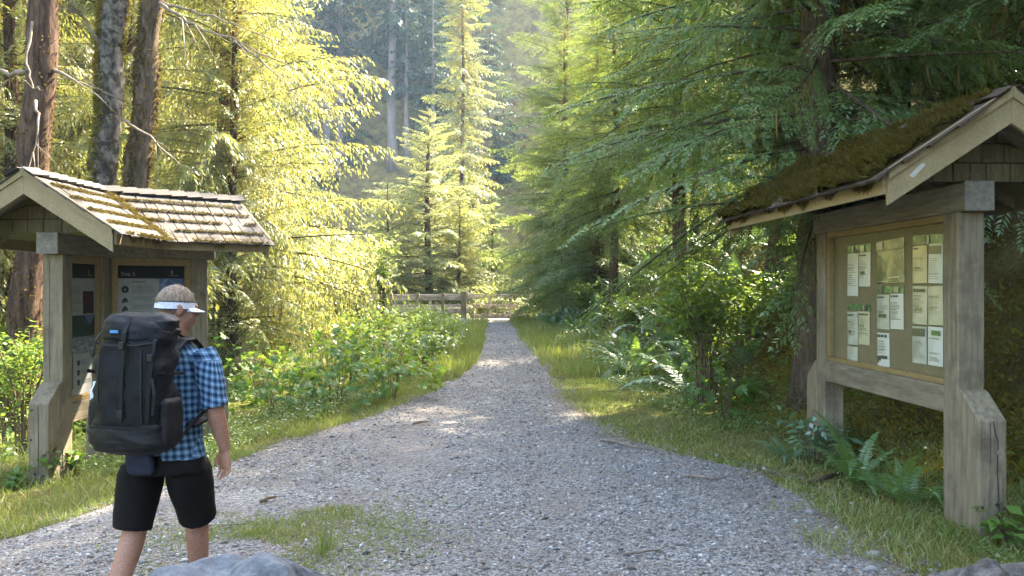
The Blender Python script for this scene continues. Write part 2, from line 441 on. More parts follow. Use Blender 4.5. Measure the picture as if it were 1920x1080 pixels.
bp = N(nt, 'ShaderNodeBump', Strength=0.9, Distance=0.012); bp.invert = True
L(ad.outputs[0], bp.inputs['Height']); L(bp.outputs[0], b.inputs['Normal'])
L(b.outputs[0], out.inputs['Surface'])
path = tag(link('gravel_path', me, None, m), 'grey crushed gravel trail narrowing towards the wooden railing', None, None, 'structure')

def path_z(x, y): return base_h(x, y) + 0.012 * fbm(x * 2.2, y * 2.2, 51) + 0.004

m, nt, out = new_mat('gravel_stone'); L = nt.links.new
g = nt.nodes.new('ShaderNodeNewGeometry')
cs = ramp(nt, g.outputs['Random Per Island'], [(0.0, (0.075, 0.073, 0.072)), (0.3, (0.16, 0.154, 0.148)), (0.6, (0.235, 0.228, 0.22)), (0.8, (0.21, 0.175, 0.14)), (0.94, (0.32, 0.32, 0.315)), (1.0, (0.46, 0.455, 0.44))])
b = N(nt, 'ShaderNodeBsdfPrincipled', Roughness=0.8); b.inputs['Specular IOR Level'].default_value = 0.25
L(cs, b.inputs['Base Color']); L(b.outputs[0], out.inputs['Surface'])
M['stone'] = m

OCT_V = np.array([(1, 0, 0), (0.25, 1, 0.1), (-1, 0.2, 0), (-0.1, -1, -0.1), (0.15, 0.1, 1), (0, 0, -1)], dtype=float)
OCT_F = np.array([(0, 1, 4), (1, 2, 4), (2, 3, 4), (3, 0, 4), (1, 0, 5), (2, 1, 5), (3, 2, 5), (0, 3, 5)])
def rot_rand(n, rng, tilt=0.5):
    a = rng.uniform(0, 2 * np.pi, n); t = rng.normal(0, tilt, n); c, s = np.cos(a), np.sin(a); ct, st = np.cos(t), np.sin(t)
    Rm = np.zeros((n, 3, 3))
    Rm[:, 0, 0] = c; Rm[:, 0, 1] = -s * ct; Rm[:, 0, 2] = s * st
    Rm[:, 1, 0] = s; Rm[:, 1, 1] = c * ct; Rm[:, 1, 2] = -c * st
    Rm[:, 2, 1] = st; Rm[:, 2, 2] = ct
    return Rm
def scatter_stones(xs, ys, zs, r, rng):
    n = len(xs)
    V = OCT_V[None] * (1 + rng.normal(0, 0.22, (n, 6, 3)))
    V = V * (r[:, None] * rng.uniform(0.75, 1.45, (n, 3)) * np.array([1, 1, 0.55]))[:, None, :]
    V = np.einsum('nij,nkj->nki', rot_rand(n, rng, 0.35), V) + np.stack([xs, ys, zs], -1)[:, None, :]
    F = OCT_F[None] + 6 * np.arange(n)[:, None, None]
    return V.reshape(-1, 3), F.reshape(-1, 3)
rg = np.random.default_rng(3)
bands = [(4.3, 9.0, 39000, 0.0098), (9.0, 15, 17000, 0.011), (15, 36, 7000, 0.016)]
VX = []; 
for y0, y1, n, rm in bands:
    ys = rg.uniform(y0, y1, n); a = path_l(ys); bb = path_r(ys)
    xs = a + (bb - a) * rg.uniform(-0.02, 1.02, n)
    xs = xs + np.where(rg.uniform(0, 1, n) < 0.06, rg.normal(0, 0.2, n), 0)
    cx = (path_l(ys) + path_r(ys)) * 0.5 + 0.25; trk = np.exp(-((np.abs(xs - cx) - 0.75) / 0.28) ** 2)
    keep = 1.3 * fbm(xs * 0.9, ys * 0.55, 61) + rg.uniform(-0.75, 0.5, n) + 0.42 * trk < 0.16
    xs, ys = xs[keep], ys[keep]
    r = rm * np.exp(rg.normal(0, 0.38, len(xs))); r = np.minimum(r, 0.027)
    VX.append((xs, ys, r))
xs, ys, r = (np.concatenate([a[i] for a in VX]) for i in range(3))
z = np.where(on_path(xs, ys) > 0.2, path_z(xs, ys), hgt(xs, ys)) + 0.1 * r
V, F = scatter_stones(xs, ys, z, r, rg)
gravel = tag(link('gravel', np_mesh('gravel', V, [F]), None, M['stone']), 'loose grey crushed stone lying over the trail', 'gravel', None, 'stuff')

# larger single stones in the trail
M['pebble'] = mat_noise('pale_grey_pebble', [(0.3, (0.15, 0.15, 0.15)), (0.7, (0.27, 0.265, 0.26))], scale=20, bump=0.3, bdist=0.004, fine=70)
def rock_mesh(name, seed, sx=1, sy=1, sz=1, sub=3, rough=0.22, flat=0.0):
    bm = bmesh.new(); bmesh.ops.create_icosphere(bm, subdivisions=sub, radius=1)
    rr = random.Random(seed); dirs = [Vector((rr.gauss(0, 1), rr.gauss(0, 1), rr.gauss(0, 1))).normalized() for _ in range(14)]
    offs = [rr.uniform(0.68, 1.0) for _ in dirs]
    from mathutils import noise as mn
    for v in bm.verts:
        p = v.co.normalized(); rad = 1.0
        for d, o in zip(dirs, offs):
            c = p.dot(d)
            if c > 0.05: rad = min(rad, o / c)
        rad += rough * 0.5 * (mn.noise(p * 2.3 + Vector((seed, 0, 0)))) + rough * 0.15 * mn.noise(p * 7 + Vector((seed, 3, 0)))
        v.co = Vector((p.x * rad * sx, p.y * rad * sy, p.z * rad * sz))
    me = bpy.data.meshes.new(name); bm.to_mesh(me); bm.free()
    return me
peb = [rock_mesh('stone', s, 1, 0.75, 0.5, 1, 0.2) for s in (1, 2, 3, 4)]
for me in peb: me.materials.append(M['pebble'])
for i in range(40):
    y = rg.uniform(5.3, 10.5); x = path_l(np.array([y]))[0] * 0.97 + (path_r(np.array([y]))[0] - path_l(np.array([y]))[0]) * rg.uniform(0.02, 0.98)
    o = link('stone', peb[i % 4], path); s = rg.uniform(0.016, 0.034)
    o.location = (x, y, float(path_z(np.array([x]), np.array([y]))[0]) + s * 0.2); o.scale = (s, s, s); o.rotation_euler = (rg.normal(0, .2), rg.normal(0, .2), rg.uniform(0, 6))

# ------------------------------------------------------------------ kiosks
RIDGE = 3.01; EAVE = 2.46; HALF = 0.84
PITCH = math.atan2(RIDGE - EAVE, HALF); CP, SP = math.cos(PITCH), math.sin(PITCH)
SLOPE = HALF / CP
shake_meshes = []
def shake_mesh(seed):
    rr = random.Random(seed); mb = MB(); w = 0.5; l = 0.27; n = 3
    t0, t1 = 0.006, rr.uniform(0.013, 0.019)
    e = [rr.uniform(-0.008, 0.008) for _ in range(n + 1)]
    top = []; bot = []
    vs = []
    for i in range(n + 1):
        x = -w + 2 * w * i / n
        vs += [(x, -l / 2, 0), (x, l / 2 + e[i], 0), (x, -l / 2, t0), (x, l / 2 + e[i], t1 + rr.uniform(-.003, .003))]
    fs = []
    for i in range(n):
        a = 4 * i; c = a + 4
        fs += [(a, a + 1, c + 1, c), (a + 2, c + 2, c + 3, a + 3), (a + 1, a + 3, c + 3, c + 1), (a, c, c + 2, a + 2)]
    fs += [(0, 2, 3, 1), (4 * n, 4 * n + 1, 4 * n + 3, 4 * n + 2)]
    return mb.add(vs, fs).mesh('shingle')
SHK = []
for s in range(6):
    a = shake_mesh(s); a.materials.append(M['shake']); SHK.append(a)
SHKD = []
for s in range(4):
    a = shake_mesh(20 + s); a.materials.append(M['shake_dark']); SHKD.append(a)

def lay_shakes(roof, meshes, R0, d, o, lo, hi, courses=5, rng=random.Random(5), lift=0.028):
    """shakes on one slope; R0 ridge start, d ridge direction, o outward; lo(q) hi(q) give the run along the ridge at slope distance q"""
    d = Vector(d).normalized(); o = Vector(o).normalized()
    down = (o * CP - Vector((0, 0, 1)) * SP).normalized(); nrm = (o * SP + Vector((0, 0, 1)) * CP).normalized()
    if d.cross(down).dot(nrm) < 0: dx = -d
    else: dx = d
    exp_ = (SLOPE + 0.05) / courses
    for c in range(courses):
        q = 0.03 + exp_ * (c + 0.5)
        s = lo(q) - rng.uniform(0, 0.08); e = hi(q)
        while s < e:
            w = rng.uniform(0.09, 0.19)
            if s + w > e + 0.03: w = max(0.05, e + 0.02 - s)
            me = rng.choice(meshes)
            ob = link('shingle', me, roof)
            p = Vector(R0) + d * (s + w / 2) + down * (q + rng.uniform(-0.008, 0.008)) + nrm * (lift + rng.uniform(0, 0.003))
            rm = Matrix((dx, down, nrm)).transposed().to_4x4()
            tilt = Matrix.Rotation(R(-3.2 + rng.uniform(-0.9, 0.9)), 4, 'X') @ Matrix.Rotation(R(rng.uniform(-2.2, 2.2)), 4, 'Y') @ Matrix.Rotation(R(rng.uniform(-1.4, 1.4)), 4, 'Z')
            ob.matrix_local = Matrix.Translation(p) @ rm @ tilt @ Matrix.Diagonal((w * 0.97, (exp_ + 0.06) / 0.27, 1, 1))
            s += w + rng.uniform(0.004, 0.013)

def ridge_caps(roof, meshes, R0, d, length, rng):
    d = Vector(d).normalized(); side = Vector((d.y, -d.x, 0))
    n = int(length / 0.19) + 1
    for sg in (1, -1):
        o = side * sg
        down = (o * CP - Vector((0, 0, 1)) * SP); nrm = (o * SP + Vector((0, 0, 1)) * CP)
        for i in range(n):
            s = (i + 0.5) * length / n
            ob = link('shingle', rng.choice(meshes), roof)
            p = Vector(R0) + d * s + down * 0.055 + nrm * (0.058 + (0.004 if sg > 0 else 0))
            x = down if True else d
            y_ = d * 1.0
            if x.cross(y_).dot(nrm) < 0: x = -x
            rm = Matrix((x, y_, nrm)).transposed().to_4x4()
            ob.matrix_local = Matrix.Translation(p) @ rm @ Matrix.Rotation(R(3), 4, 'X') @ Matrix.Diagonal((0.13, 0.27 / 0.27, 1, 1))

def slab(roof_mb, R0, d, o, lo, hi, t=0.025):
    d = Vector(d).normalized(); o = Vector(o).normalized()
    down = (o * CP - Vector((0, 0, 1)) * SP); nrm = (o * SP + Vector((0, 0, 1)) * CP)
    R0 = Vector(R0)
    pts = [R0 + d * lo(0), R0 + d * hi(0), R0 + d * hi(SLOPE) + down * SLOPE, R0 + d * lo(SLOPE) + down * SLOPE]
    roof_mb.prism(pts, nrm * t)

def bargeboards(parent, R0, d, name='barge_board', over=0.022):
    """two tan boards on the gable at R0; d = outward direction along the ridge"""
    d = Vector(d).normalized(); side = Vector((d.y, -d.x, 0)); R0 = Vector(R0)
    for sg in (1, -1):
        o = side * sg
        dn = o * HALF - Vector((0, 0, 1)) * (RIDGE - EAVE)
        a = R0 + Vector((0, 0, 0.045)) + o * (0.001)
        b_ = a + dn
        mb = MB().prism([a, b_, b_ - Vector((0, 0, 0.15)), a + dn * 0.83 - Vector((0, 0, 0.235)) if False else b_ - Vector((0, 0, 0.235)), a - Vector((0, 0, 0.235))], d * 0.03)
        bo = mb.build(name, M['barge'], parent)
        c = R0 + Vector((0, 0, 0.055)) + d * 0.032 + o * 0.001
        e = c + dn
        MB().prism([c, e, e - Vector((0, 0, 0.075)), c - Vector((0, 0, 0.075))], d * 0.018).build('barge_cap_board', M['barge'], bo)

def gable_fill(parent, R0, d, zbase, rng):
    """shingle courses filling a gable triangle"""
    d = Vector(d).normalized(); side = Vector((d.y, -d.x, 0)); R0 = Vector(R0)
    wall = MB().prism([R0 - Vector((0, 0, 0.06)), R0 + side * HALF * 0.93 + Vector((0, 0, zbase - R0.z)), R0 - side * HALF * 0.93 + Vector((0, 0, zbase - R0.z))], -d * 0.03).build('gable_wall', M['shake_dark'], parent)
    z = zbase; c = 0
    while z < R0.z - 0.1:
        hw = HALF * (R0.z - z - 0.03) / (RIDGE - EAVE)
        hw = min(hw, HALF * 0.97)
        x = -hw - rng.uniform(0, 0.1)
        while x < hw:
            w = rng.uniform(0.12, 0.2)
            xa, xb = max(x, -hw), min(x + w - 0.012, hw)
            if xb - xa > 0.02:
                h = 0.128
                def topz(xx): return min(z + h, R0.z - 0.03 - abs(xx) * (RIDGE - EAVE) / HALF)
                pts = [R0 + side * xa + Vector((0, 0, z - R0.z)), R0 + side * xb + Vector((0, 0, z - R0.z)),
                       R0 + side * xb + Vector((0, 0, max(topz(xb), z + 0.005) - R0.z)), R0 + side * xa + Vector((0, 0, max(topz(xa), z + 0.005) - R0.z))]
                MB().prism(pts, d * rng.uniform(0.012, 0.024)).build('shingle', M['gable'], wall)
            x += w
        z += 0.14; c += 1
    return wall

def post(parent, x, y, h=2.27, s=0.1, base=-0.25):
    return MB().box(x - s, x + s, y - s, y + s, base, h).build('post', M['post'], parent, bevel=0.008)

def buttress(parent, P, d, side):
    """wedge-topped brace block standing against a post; P = centre of the post face, d = outward"""
    d = Vector(d).normalized(); s = Vector((d.y, -d.x, 0)); P = Vector(P)
    a = P - s * 0.098 + d * 0.004
    prof = [a + Vector((0, 0, -0.25)), a + Vector((0, 0, 0.99)), a + d * 0.055 + Vector((0, 0, 0.975)), a + d * 0.265 + Vector((0, 0, 0.80)), a + d * 0.265 + Vector((0, 0, -0.25))]
    o = MB().prism(prof, s * 0.196).build('buttress', M['post'], parent, bevel=0.007)
    return o

M['black_hole'] = mat_plain('dark_bolt', (0.03, 0.028, 0.026), rough=0.5)
M['bolt'] = mat_plain('grey_bolt', (0.25, 0.24, 0.22), rough=0.5)
def disc(parent, P, n, r, mtl, name='bolt', t=0.006):
    n = Vector(n).normalized(); P = Vector(P)
    return MB().tube([P - n * 0.004, P + n * t], r, 10).build(name, mtl, parent)
def crack(parent, pts, n, w=0.0035):
    """dark drying check in a post face"""
    n = Vector(n).normalized(); mb = MB()
    for a, b_ in zip(pts[:-1], pts[1:]):
        a, b_ = Vector(a), Vector(b_); s = (b_ - a).normalized().cross(n) * w
        mb.add([a - s + n * .0015, b_ - s + n * .0015, b_ + s + n * .0015, a + s + n * .0015], [(0, 1, 2, 3)])
    return mb.build('drying_crack', M['black_hole'], parent)

# ---- right kiosk: ridge runs straight back from the camera
KR = empty('notice_kiosk', (3.31, 6.5, 0.03), R(2.4))
tag(KR, 'wooden notice kiosk with thick moss on its shingle roof', 'kiosk')
PLEN = 2.45
post(KR, 0, 0); post(KR, 0, PLEN)
bt = buttress(KR, (0, -0.1, 0), (0, -1, 0), 1); buttress(KR, (0, PLEN + 0.1, 0), (0, 1, 0), 1)
disc(bt, (0.03, -0.371, 0.22), (0, -1, 0), 0.014, M['black_hole']); disc(bt, (-0.075, -0.371, 0.2), (0, -1, 0), 0.009, M['bark_red'], 'knot', 0.002)
disc(bt, (0.075, -0.371, 0.19), (0, -1, 0), 0.010, M['bark_red'], 'knot', 0.002)
disc(bt, (0.042, -0.371, 0.58), (0, -1, 0), 0.019, M['endgrain'], 'plug', 0.003)
crack(bt, [(0.0, -0.371, 0.8), (0.012, -0.371, 0.72), (0.035, -0.371, 0.66), (0.033, -0.371, 0.6), (0.028, -0.371, 0.45), (0.04, -0.371, 0.25), (0.038, -0.371, 0.05)], (0, -1, 0))
crack(bt, [(-0.02, -0.371, 0.79), (-0.018, -0.371, 0.6), (-0.02, -0.371, 0.5)], (0, -1, 0), 0.0018)
tb = MB().box(-0.103, 0.103, -0.2, PLEN + 0.2, 2.272, 2.478).build('top_beam', M['beam'], KR, bevel=0.012)
MB().box(-0.108, 0.108, -0.213, -0.2, 2.268, 2.482).build('beam_end', M['endgrain'], tb, bevel=0.006)
MB().box(-0.085, 0.085, 0.1, PLEN - 0.1, 0.79, 0.995).build('lower_beam', M['beam'], KR, bevel=0.008)
pan = MB().box(-0.02, 0.02, 0.1, PLEN - 0.1, 0.995, 2.272).build('panel_board', M['panel'], KR)
for sx in (-1, 1):
    x0, x1 = (-0.072, -0.0205) if sx < 0 else (0.0205, 0.072)
    MB().box(x0, x1, 0.102, PLEN - 0.102, 0.997, 1.04).build('frame_strip', M['trim'], pan, bevel=0.004)
    MB().box(x0, x1, 0.102, PLEN - 0.102, 2.215, 2.27).build('frame_strip', M['trim'], pan, bevel=0.004)
    MB().box(x0, x1, PLEN - 0.16, PLEN - 0.102, 1.042, 2.213).build('frame_strip', M['trim'], pan, bevel=0.004)
    MB().box(x0, x1, 0.102, 0.15, 1.042, 2.213).build('frame_strip', M['trim'], pan, bevel=0.004)
Y0, Y1 = -0.55, PLEN + 0.62
rmb = MB()
full = lambda v: (lambda q: v)
slab(rmb, (0, 0, RIDGE), (0, 1, 0), (-1, 0, 0), full(Y0), full(Y1)); slab(rmb, (0, 0, RIDGE), (0, 1, 0), (1, 0, 0), full(Y0), full(Y1))
roofR = rmb.build('roof', M['deck'], KR)
rr_ = random.Random(91)
for sg in (-1, 1):
    lay_shakes(roofR, SHKD, (0, 0, RIDGE), (0, 1, 0), (sg, 0, 0), full(Y0 - 0.06), full(Y1 + 0.03), 5, rr_)
ridge_caps(roofR, SHKD, (0, Y0 - 0.05, RIDGE), (0, 1, 0), Y1 - Y0 + 0.08, rr_)
bargeboards(KR, (0, Y0 - 0.001, RIDGE), (0, -1, 0)); bargeboards(KR, (0, Y1 + 0.001, RIDGE), (0, 1, 0))
for sg in (-1, 1):
    x = sg * HALF
    MB().box(min(x, x + sg * 0.022), max(x, x + sg * 0.022), Y0 + 0.002, Y1 - 0.002, EAVE - 0.115, EAVE + 0.012).build('fascia_board', M['barge'], KR)
    for k in range(7):   # rafters under the slope
        y = Y0 + 0.25 + k * (Y1 - Y0 - 0.5) / 6
        a = Vector((sg * 0.11, y - 0.02, RIDGE - 0.105 - 0.11 * SP / CP)); e = Vector((sg * (HALF - 0.01), y - 0.02, EAVE - 0.008))
        MB().prism([a + Vector((0, 0, 0.09)), e, e + Vector((0, 0, -0.09)), a + Vector((0, 0, 0.0))], (0, 0.04, 0)).build('rafter', M['beam'], KR)
gable_fill(KR, (0, -0.11, RIDGE - 0.03), (0, -1, 0), 2.485, rr_)
gable_fill(KR, (0, PLEN + 0.11, RIDGE - 0.03), (0, 1, 0), 2.485, rr_)
# white scuff on the near barge board
a = Vector((-0.70, Y0 - 0.0335, RIDGE + 0.045 - 0.70 * 0.655 - 0.13))
MB().add([a, a + Vector((0.03, 0, -0.012)), a + Vector((0.115, 0, 0.072)), a + Vector((0.095, 0, 0.085)), a + Vector((0.06, 0, 0.06))], [(0, 1, 2, 3, 4)]).build('paint_scuff', mat_plain('bare_white_scuff', (0.38, 0.36, 0.32)), KR)

# moss blanket over the roof: lumpy bed + tufts
def quads_from(base, dirv, nrm, Ln, Wd, bend=0.0, mid=0.45):
    """kite-shaped blades, one quad each (numpy)"""
    dirv = dirv / np.maximum(np.linalg.norm(dirv, axis=1, keepdims=True), 1e-9)
    sd = np.cross(dirv, nrm); sd /= np.maximum(np.linalg.norm(sd, axis=1, keepdims=True), 1e-9)
    Ln = Ln[:, None]; Wd = Wd[:, None]
    mp = base + dirv * Ln * mid
    tip = base + dirv * Ln + nrm * (bend if np.isscalar(bend) else bend[:, None]) * Ln
    V = np.stack([base, mp + sd * Wd * 0.5, tip, mp - sd * Wd * 0.5], 1).reshape(-1, 3)
    F = np.arange(len(base) * 4).reshape(-1, 4)
    return V, F

def roof_moss(parent, name, R0, d, o, s0, s1, q0, q1, thick, seed, step=0.03, tufts=9000, cover=0.0, course=0.205, mtl=M['moss']):
    d = np.array(Vector(d).normalized()); o = np.array(Vector(o).normalized()); R0 = np.array(R0, dtype=float)
    down = o * CP - np.array([0, 0, 1]) * SP; nrm = o * SP + np.array([0, 0, 1]) * CP
    ss = np.arange(s0, s1 + step, step); qq = np.arange(q0, q1 + step * 0.5, step)
    S, Q = np.meshgrid(ss, qq)
    def th(S, Q):
        row = 0.5 + 0.5 * np.cos((Q - 0.03) / course * 2 * np.pi)
        t = fbm(S * 4.5, Q * 6.0, seed) * 1.15 + 0.28 * row + cover
        return np.clip(t, -0.35, 0.9) * thick
    T = th(S, Q)
    edge = np.minimum(np.minimum(S - s0, s1 - S), 0.1) / 0.1
    T = T * np.clip(edge, 0.0, 1) - 0.012 * (1 - np.clip(edge, 0, 1))
    V = R0 + S[..., None] * d + Q[..., None] * down + (0.05 + T)[..., None] * nrm
    ny, nx = S.shape
    ii = np.arange(nx * ny).reshape(ny, nx)
    F = np.stack([ii[:-1, :-1], ii[:-1, 1:], ii[1:, 1:], ii[1:, :-1]], -1).reshape(-1, 4)
    bed = link(name, np_mesh(name, V.reshape(-1, 3), [F], smooth=True), parent, M['moss_bed'])
    bed['kind'] = 'stuff'
    rgm = np.random.default_rng(seed)
    s = rgm.uniform(s0, s1, tufts); q = rgm.uniform(q0, q1 + 0.02, tufts); t = th(s, q)
    k = t > 0.0 * thick; s, q, t = s[k], q[k], t[k]
    B = R0 + s[:, None] * d + q[:, None] * down + (0.045 + t)[:, None] * nrm
    dv = nrm + rgm.normal(0, 0.55, (len(s), 3)) + down * 0.25
    V, F = quads_from(B, dv, rgm.normal(0, 1, (len(s), 3)), rgm.uniform(0.025, 0.08, len(s)), rgm.uniform(0.010, 0.024, len(s)))
    tf = link('moss_tufts', np_mesh('moss_tufts', V, [F]), bed, mtl); tf['kind'] = 'stuff'
    return bed
roof_moss(roofR, 'moss_blanket', (0, 0, RIDGE), (0, 1, 0), (-1, 0, 0), Y0 + 0.06, Y1, 0.0, SLOPE + 0.075, 0.08, 3, cover=0.05, tufts=26000)
roof_moss(roofR, 'moss_blanket', (0, 0, RIDGE), (0, 1, 0), (1, 0, 0), Y0 + 0.06, Y1, 0.0, SLOPE + 0.03, 0.055, 8, cover=0.02, tufts=9000, step=0.05)
def eave_strands(parent, R0, d, o, s0, s1, n, seed, lmin=0.03, lmax=0.14, mtl=M['lichen'], w=0.010):
    rgm = np.random.default_rng(seed)
    d = np.array(Vector(d).normalized()); o = np.array(Vector(o).normalized()); R0 = np.array(R0, dtype=float)
    s = rgm.uniform(s0, s1, n); dens = fbm(s * 4, s * 0, seed)
    k = dens + rgm.uniform(-0.5, 0.5, n) > -0.15; s = s[k]; n = len(s)
    B = R0 + s[:, None] * d + o * (HALF + 0.035 + rgm.uniform(-0.03, 0.012, n))[:, None]; B[:, 2] = EAVE + 0.03 + rgm.uniform(-0.03, 0.015, n)
    dv = np.stack([rgm.normal(0, 0.16, n), rgm.normal(0, 0.16, n), -np.ones(n)], -1)
    ln = rgm.uniform(lmin, lmax, n) * np.clip(0.6 + fbm(s * 6, s * 0 + 2, seed + 3), 0.25, 1.4)
    V, F = quads_from(B, dv, rgm.normal(0, 1, (n, 3)), ln, rgm.uniform(w * 0.5, w * 1.3, n))
    e = link('hanging_moss', np_mesh('hanging_moss', V, [F]), parent, mtl); e['kind'] = 'stuff'
eave_strands(roofR, (0, 0, 0), (0, 1, 0), (-1, 0, 0), Y0 + 0.1, Y1, 6000, 5, 0.03, 0.11, M['moss_brown'], 0.014)

# ---- notices pinned on the right kiosk board (positions measured on the board plane)
M['paper'] = mat_noise('laminated_paper', [(0.3, (0.40, 0.385, 0.26)), (0.7, (0.50, 0.48, 0.35))], scale=5, bump=0.25, bdist=0.004, rough=0.25, spec=0.6, coat=1.0)  # yellow tint carries the reflection of sunlit trees in the colour
M['paper_white'] = mat_noise('white_laminated_paper', [(0.3, (0.50, 0.52, 0.46)), (0.7, (0.58, 0.59, 0.54))], scale=5, bump=0.25, bdist=0.004, rough=0.3, spec=0.5, coat=0.6)
M['paper_cream'] = mat_noise('cream_laminated_paper', [(0.3, (0.42, 0.37, 0.20)), (0.7, (0.50, 0.45, 0.27))], scale=5, bump=0.4, bdist=0.006, rough=0.2, spec=0.6, coat=1.0)
M['paper_grey'] = mat_noise('greyish_laminated_paper', [(0.3, (0.33, 0.35, 0.30)), (0.7, (0.44, 0.45, 0.40))], scale=5, bump=0.4, bdist=0.006, rough=0.2, spec=0.6, coat=1.0)
M['ink'] = mat_plain('printed_ink', (0.05, 0.05, 0.05), rough=0.3, spec=0.5, coat=1.0)
M['ink_grey'] = mat_plain('printed_grey_text', (0.25, 0.25, 0.23), rough=0.3, spec=0.5, coat=1.0)
M['ink_green'] = mat_noise('printed_green_photo', [(0.35, (0.02, 0.07, 0.03)), (0.6, (0.10, 0.22, 0.08)), (0.75, (0.35, 0.42, 0.25))], scale=25, bump=0, rough=0.3, coat=1.0)
M['ink_photo'] = mat_noise('printed_dark_photo', [(0.3, (0.02, 0.03, 0.03)), (0.5, (0.09, 0.10, 0.06)), (0.7, (0.24, 0.24, 0.14))], scale=7, bump=0.15, bdist=0.004, rough=0.2, spec=0.6, coat=1.0)
MKR = Matrix.Translation((3.31, 6.5, 0.03)) @ Matrix.Rotation(R(2.4), 4, 'Z')
IKR = MKR.inverted()
def on_board(zx, zy, lx=-0.0215):
    """zoomed-photo position -> (y, z) on the board plane, kiosk coordinates"""
    px, py = 1560 + zx / 3.6, 420 + zy / 3.6
    a = IKR @ Vector((0, 0, CAM_Z)); b_ = IKR @ at(px, py, 10.0)
    t = (lx - a.x) / (b_.x - a.x); p = a + (b_ - a) * t
    return p.y, p.z
NOTE = [  # zoom box, kind, label
 ((108, 200, 180, 485), 'text', 'tall narrow notice sheet hanging lowest in the board’s upper far column'),
 ((185, 190, 262, 422), 'head', 'shorter notice sheet beside the tall narrow one at upper far column'),
 ((110, 140, 265, 195), 'strip', 'dark photo strip heading the upper far column of notices'),
 ((108, 540, 262, 583), 'strip', 'green photo strip in the middle of the far column of notices'),
 ((108, 592, 178, 815), 'head', 'outer of two sheets under the far green photo strip'),
 ((182, 590, 257, 815), 'head', 'inner of two sheets under the far green photo strip'),
 ((108, 827, 177, 945), 'small', 'small square note lowest in the far column of notices'),
 ((308, 105, 492, 400), 'poster', 'large dark olive poster at the top centre of the notice board'),
 ((310, 418, 490, 465), 'strip', 'green photo strip under the large olive poster'),
 ((308, 478, 391, 710), 'head', 'farther of the paired sheets below the central photo strip'),
 ((397, 470, 486, 710), 'head', 'nearer of the paired sheets below the central photo strip'),
 ((310, 735, 391, 965), 'map', 'single lowest sheet with dark drawing in the central column'),
 ((550, 72, 755, 137), 'strip', 'wide photo strip heading the notices nearest the thick front post'),
 ((548, 147, 646, 400), 'head', 'top sheet with two bold headings in the near column, farther side'),
 ((655, 133, 752, 400), 'black', 'top sheet with a black heading block next to the front post'),
 ((548, 420, 646, 676), 'head', 'middle sheet of the near column, farther side'),
 ((653, 420, 753, 682), 'text', 'middle sheet of the near column next to the front post'),
 ((546, 692, 643, 942), 'black', 'bottom sheet with bold text lines in the near column, farther side'),
 ((652, 695, 753, 957), 'green', 'whitest bottom sheet with small green photo next to the front post'),
]
def note_rect(y0, y1, z0, z1, x, name, mtl, parent, curl=0.0):
    # a thin sheet with a slight curl
    mb = MB(); n = 5; vs = []; fs = []
    for i in range(n + 1):
        t = i / n; y = y0 + (y1 - y0) * t; b_ = x - 0.002 - curl * math.sin(t * math.pi) 
        vs += [(b_, y, z0), (b_, y, z1), (b_ + 0.0012, y, z0), (b_ + 0.0012, y, z1)]
    for i in range(n):
        a = 4 * i; c = a + 4
        fs += [(a, c, c + 1, a + 1), (a + 2, a + 3, c + 3, c + 2), (a, a + 2, c + 2, c), (a + 1, c + 1, c + 3, a + 3)]
    fs += [(0, 1, 3, 2), (4 * n, 4 * n + 2, 4 * n + 3, 4 * n + 1)]
    return mb.add(vs, fs).build(name, mtl, parent)
rn = random.Random(17)
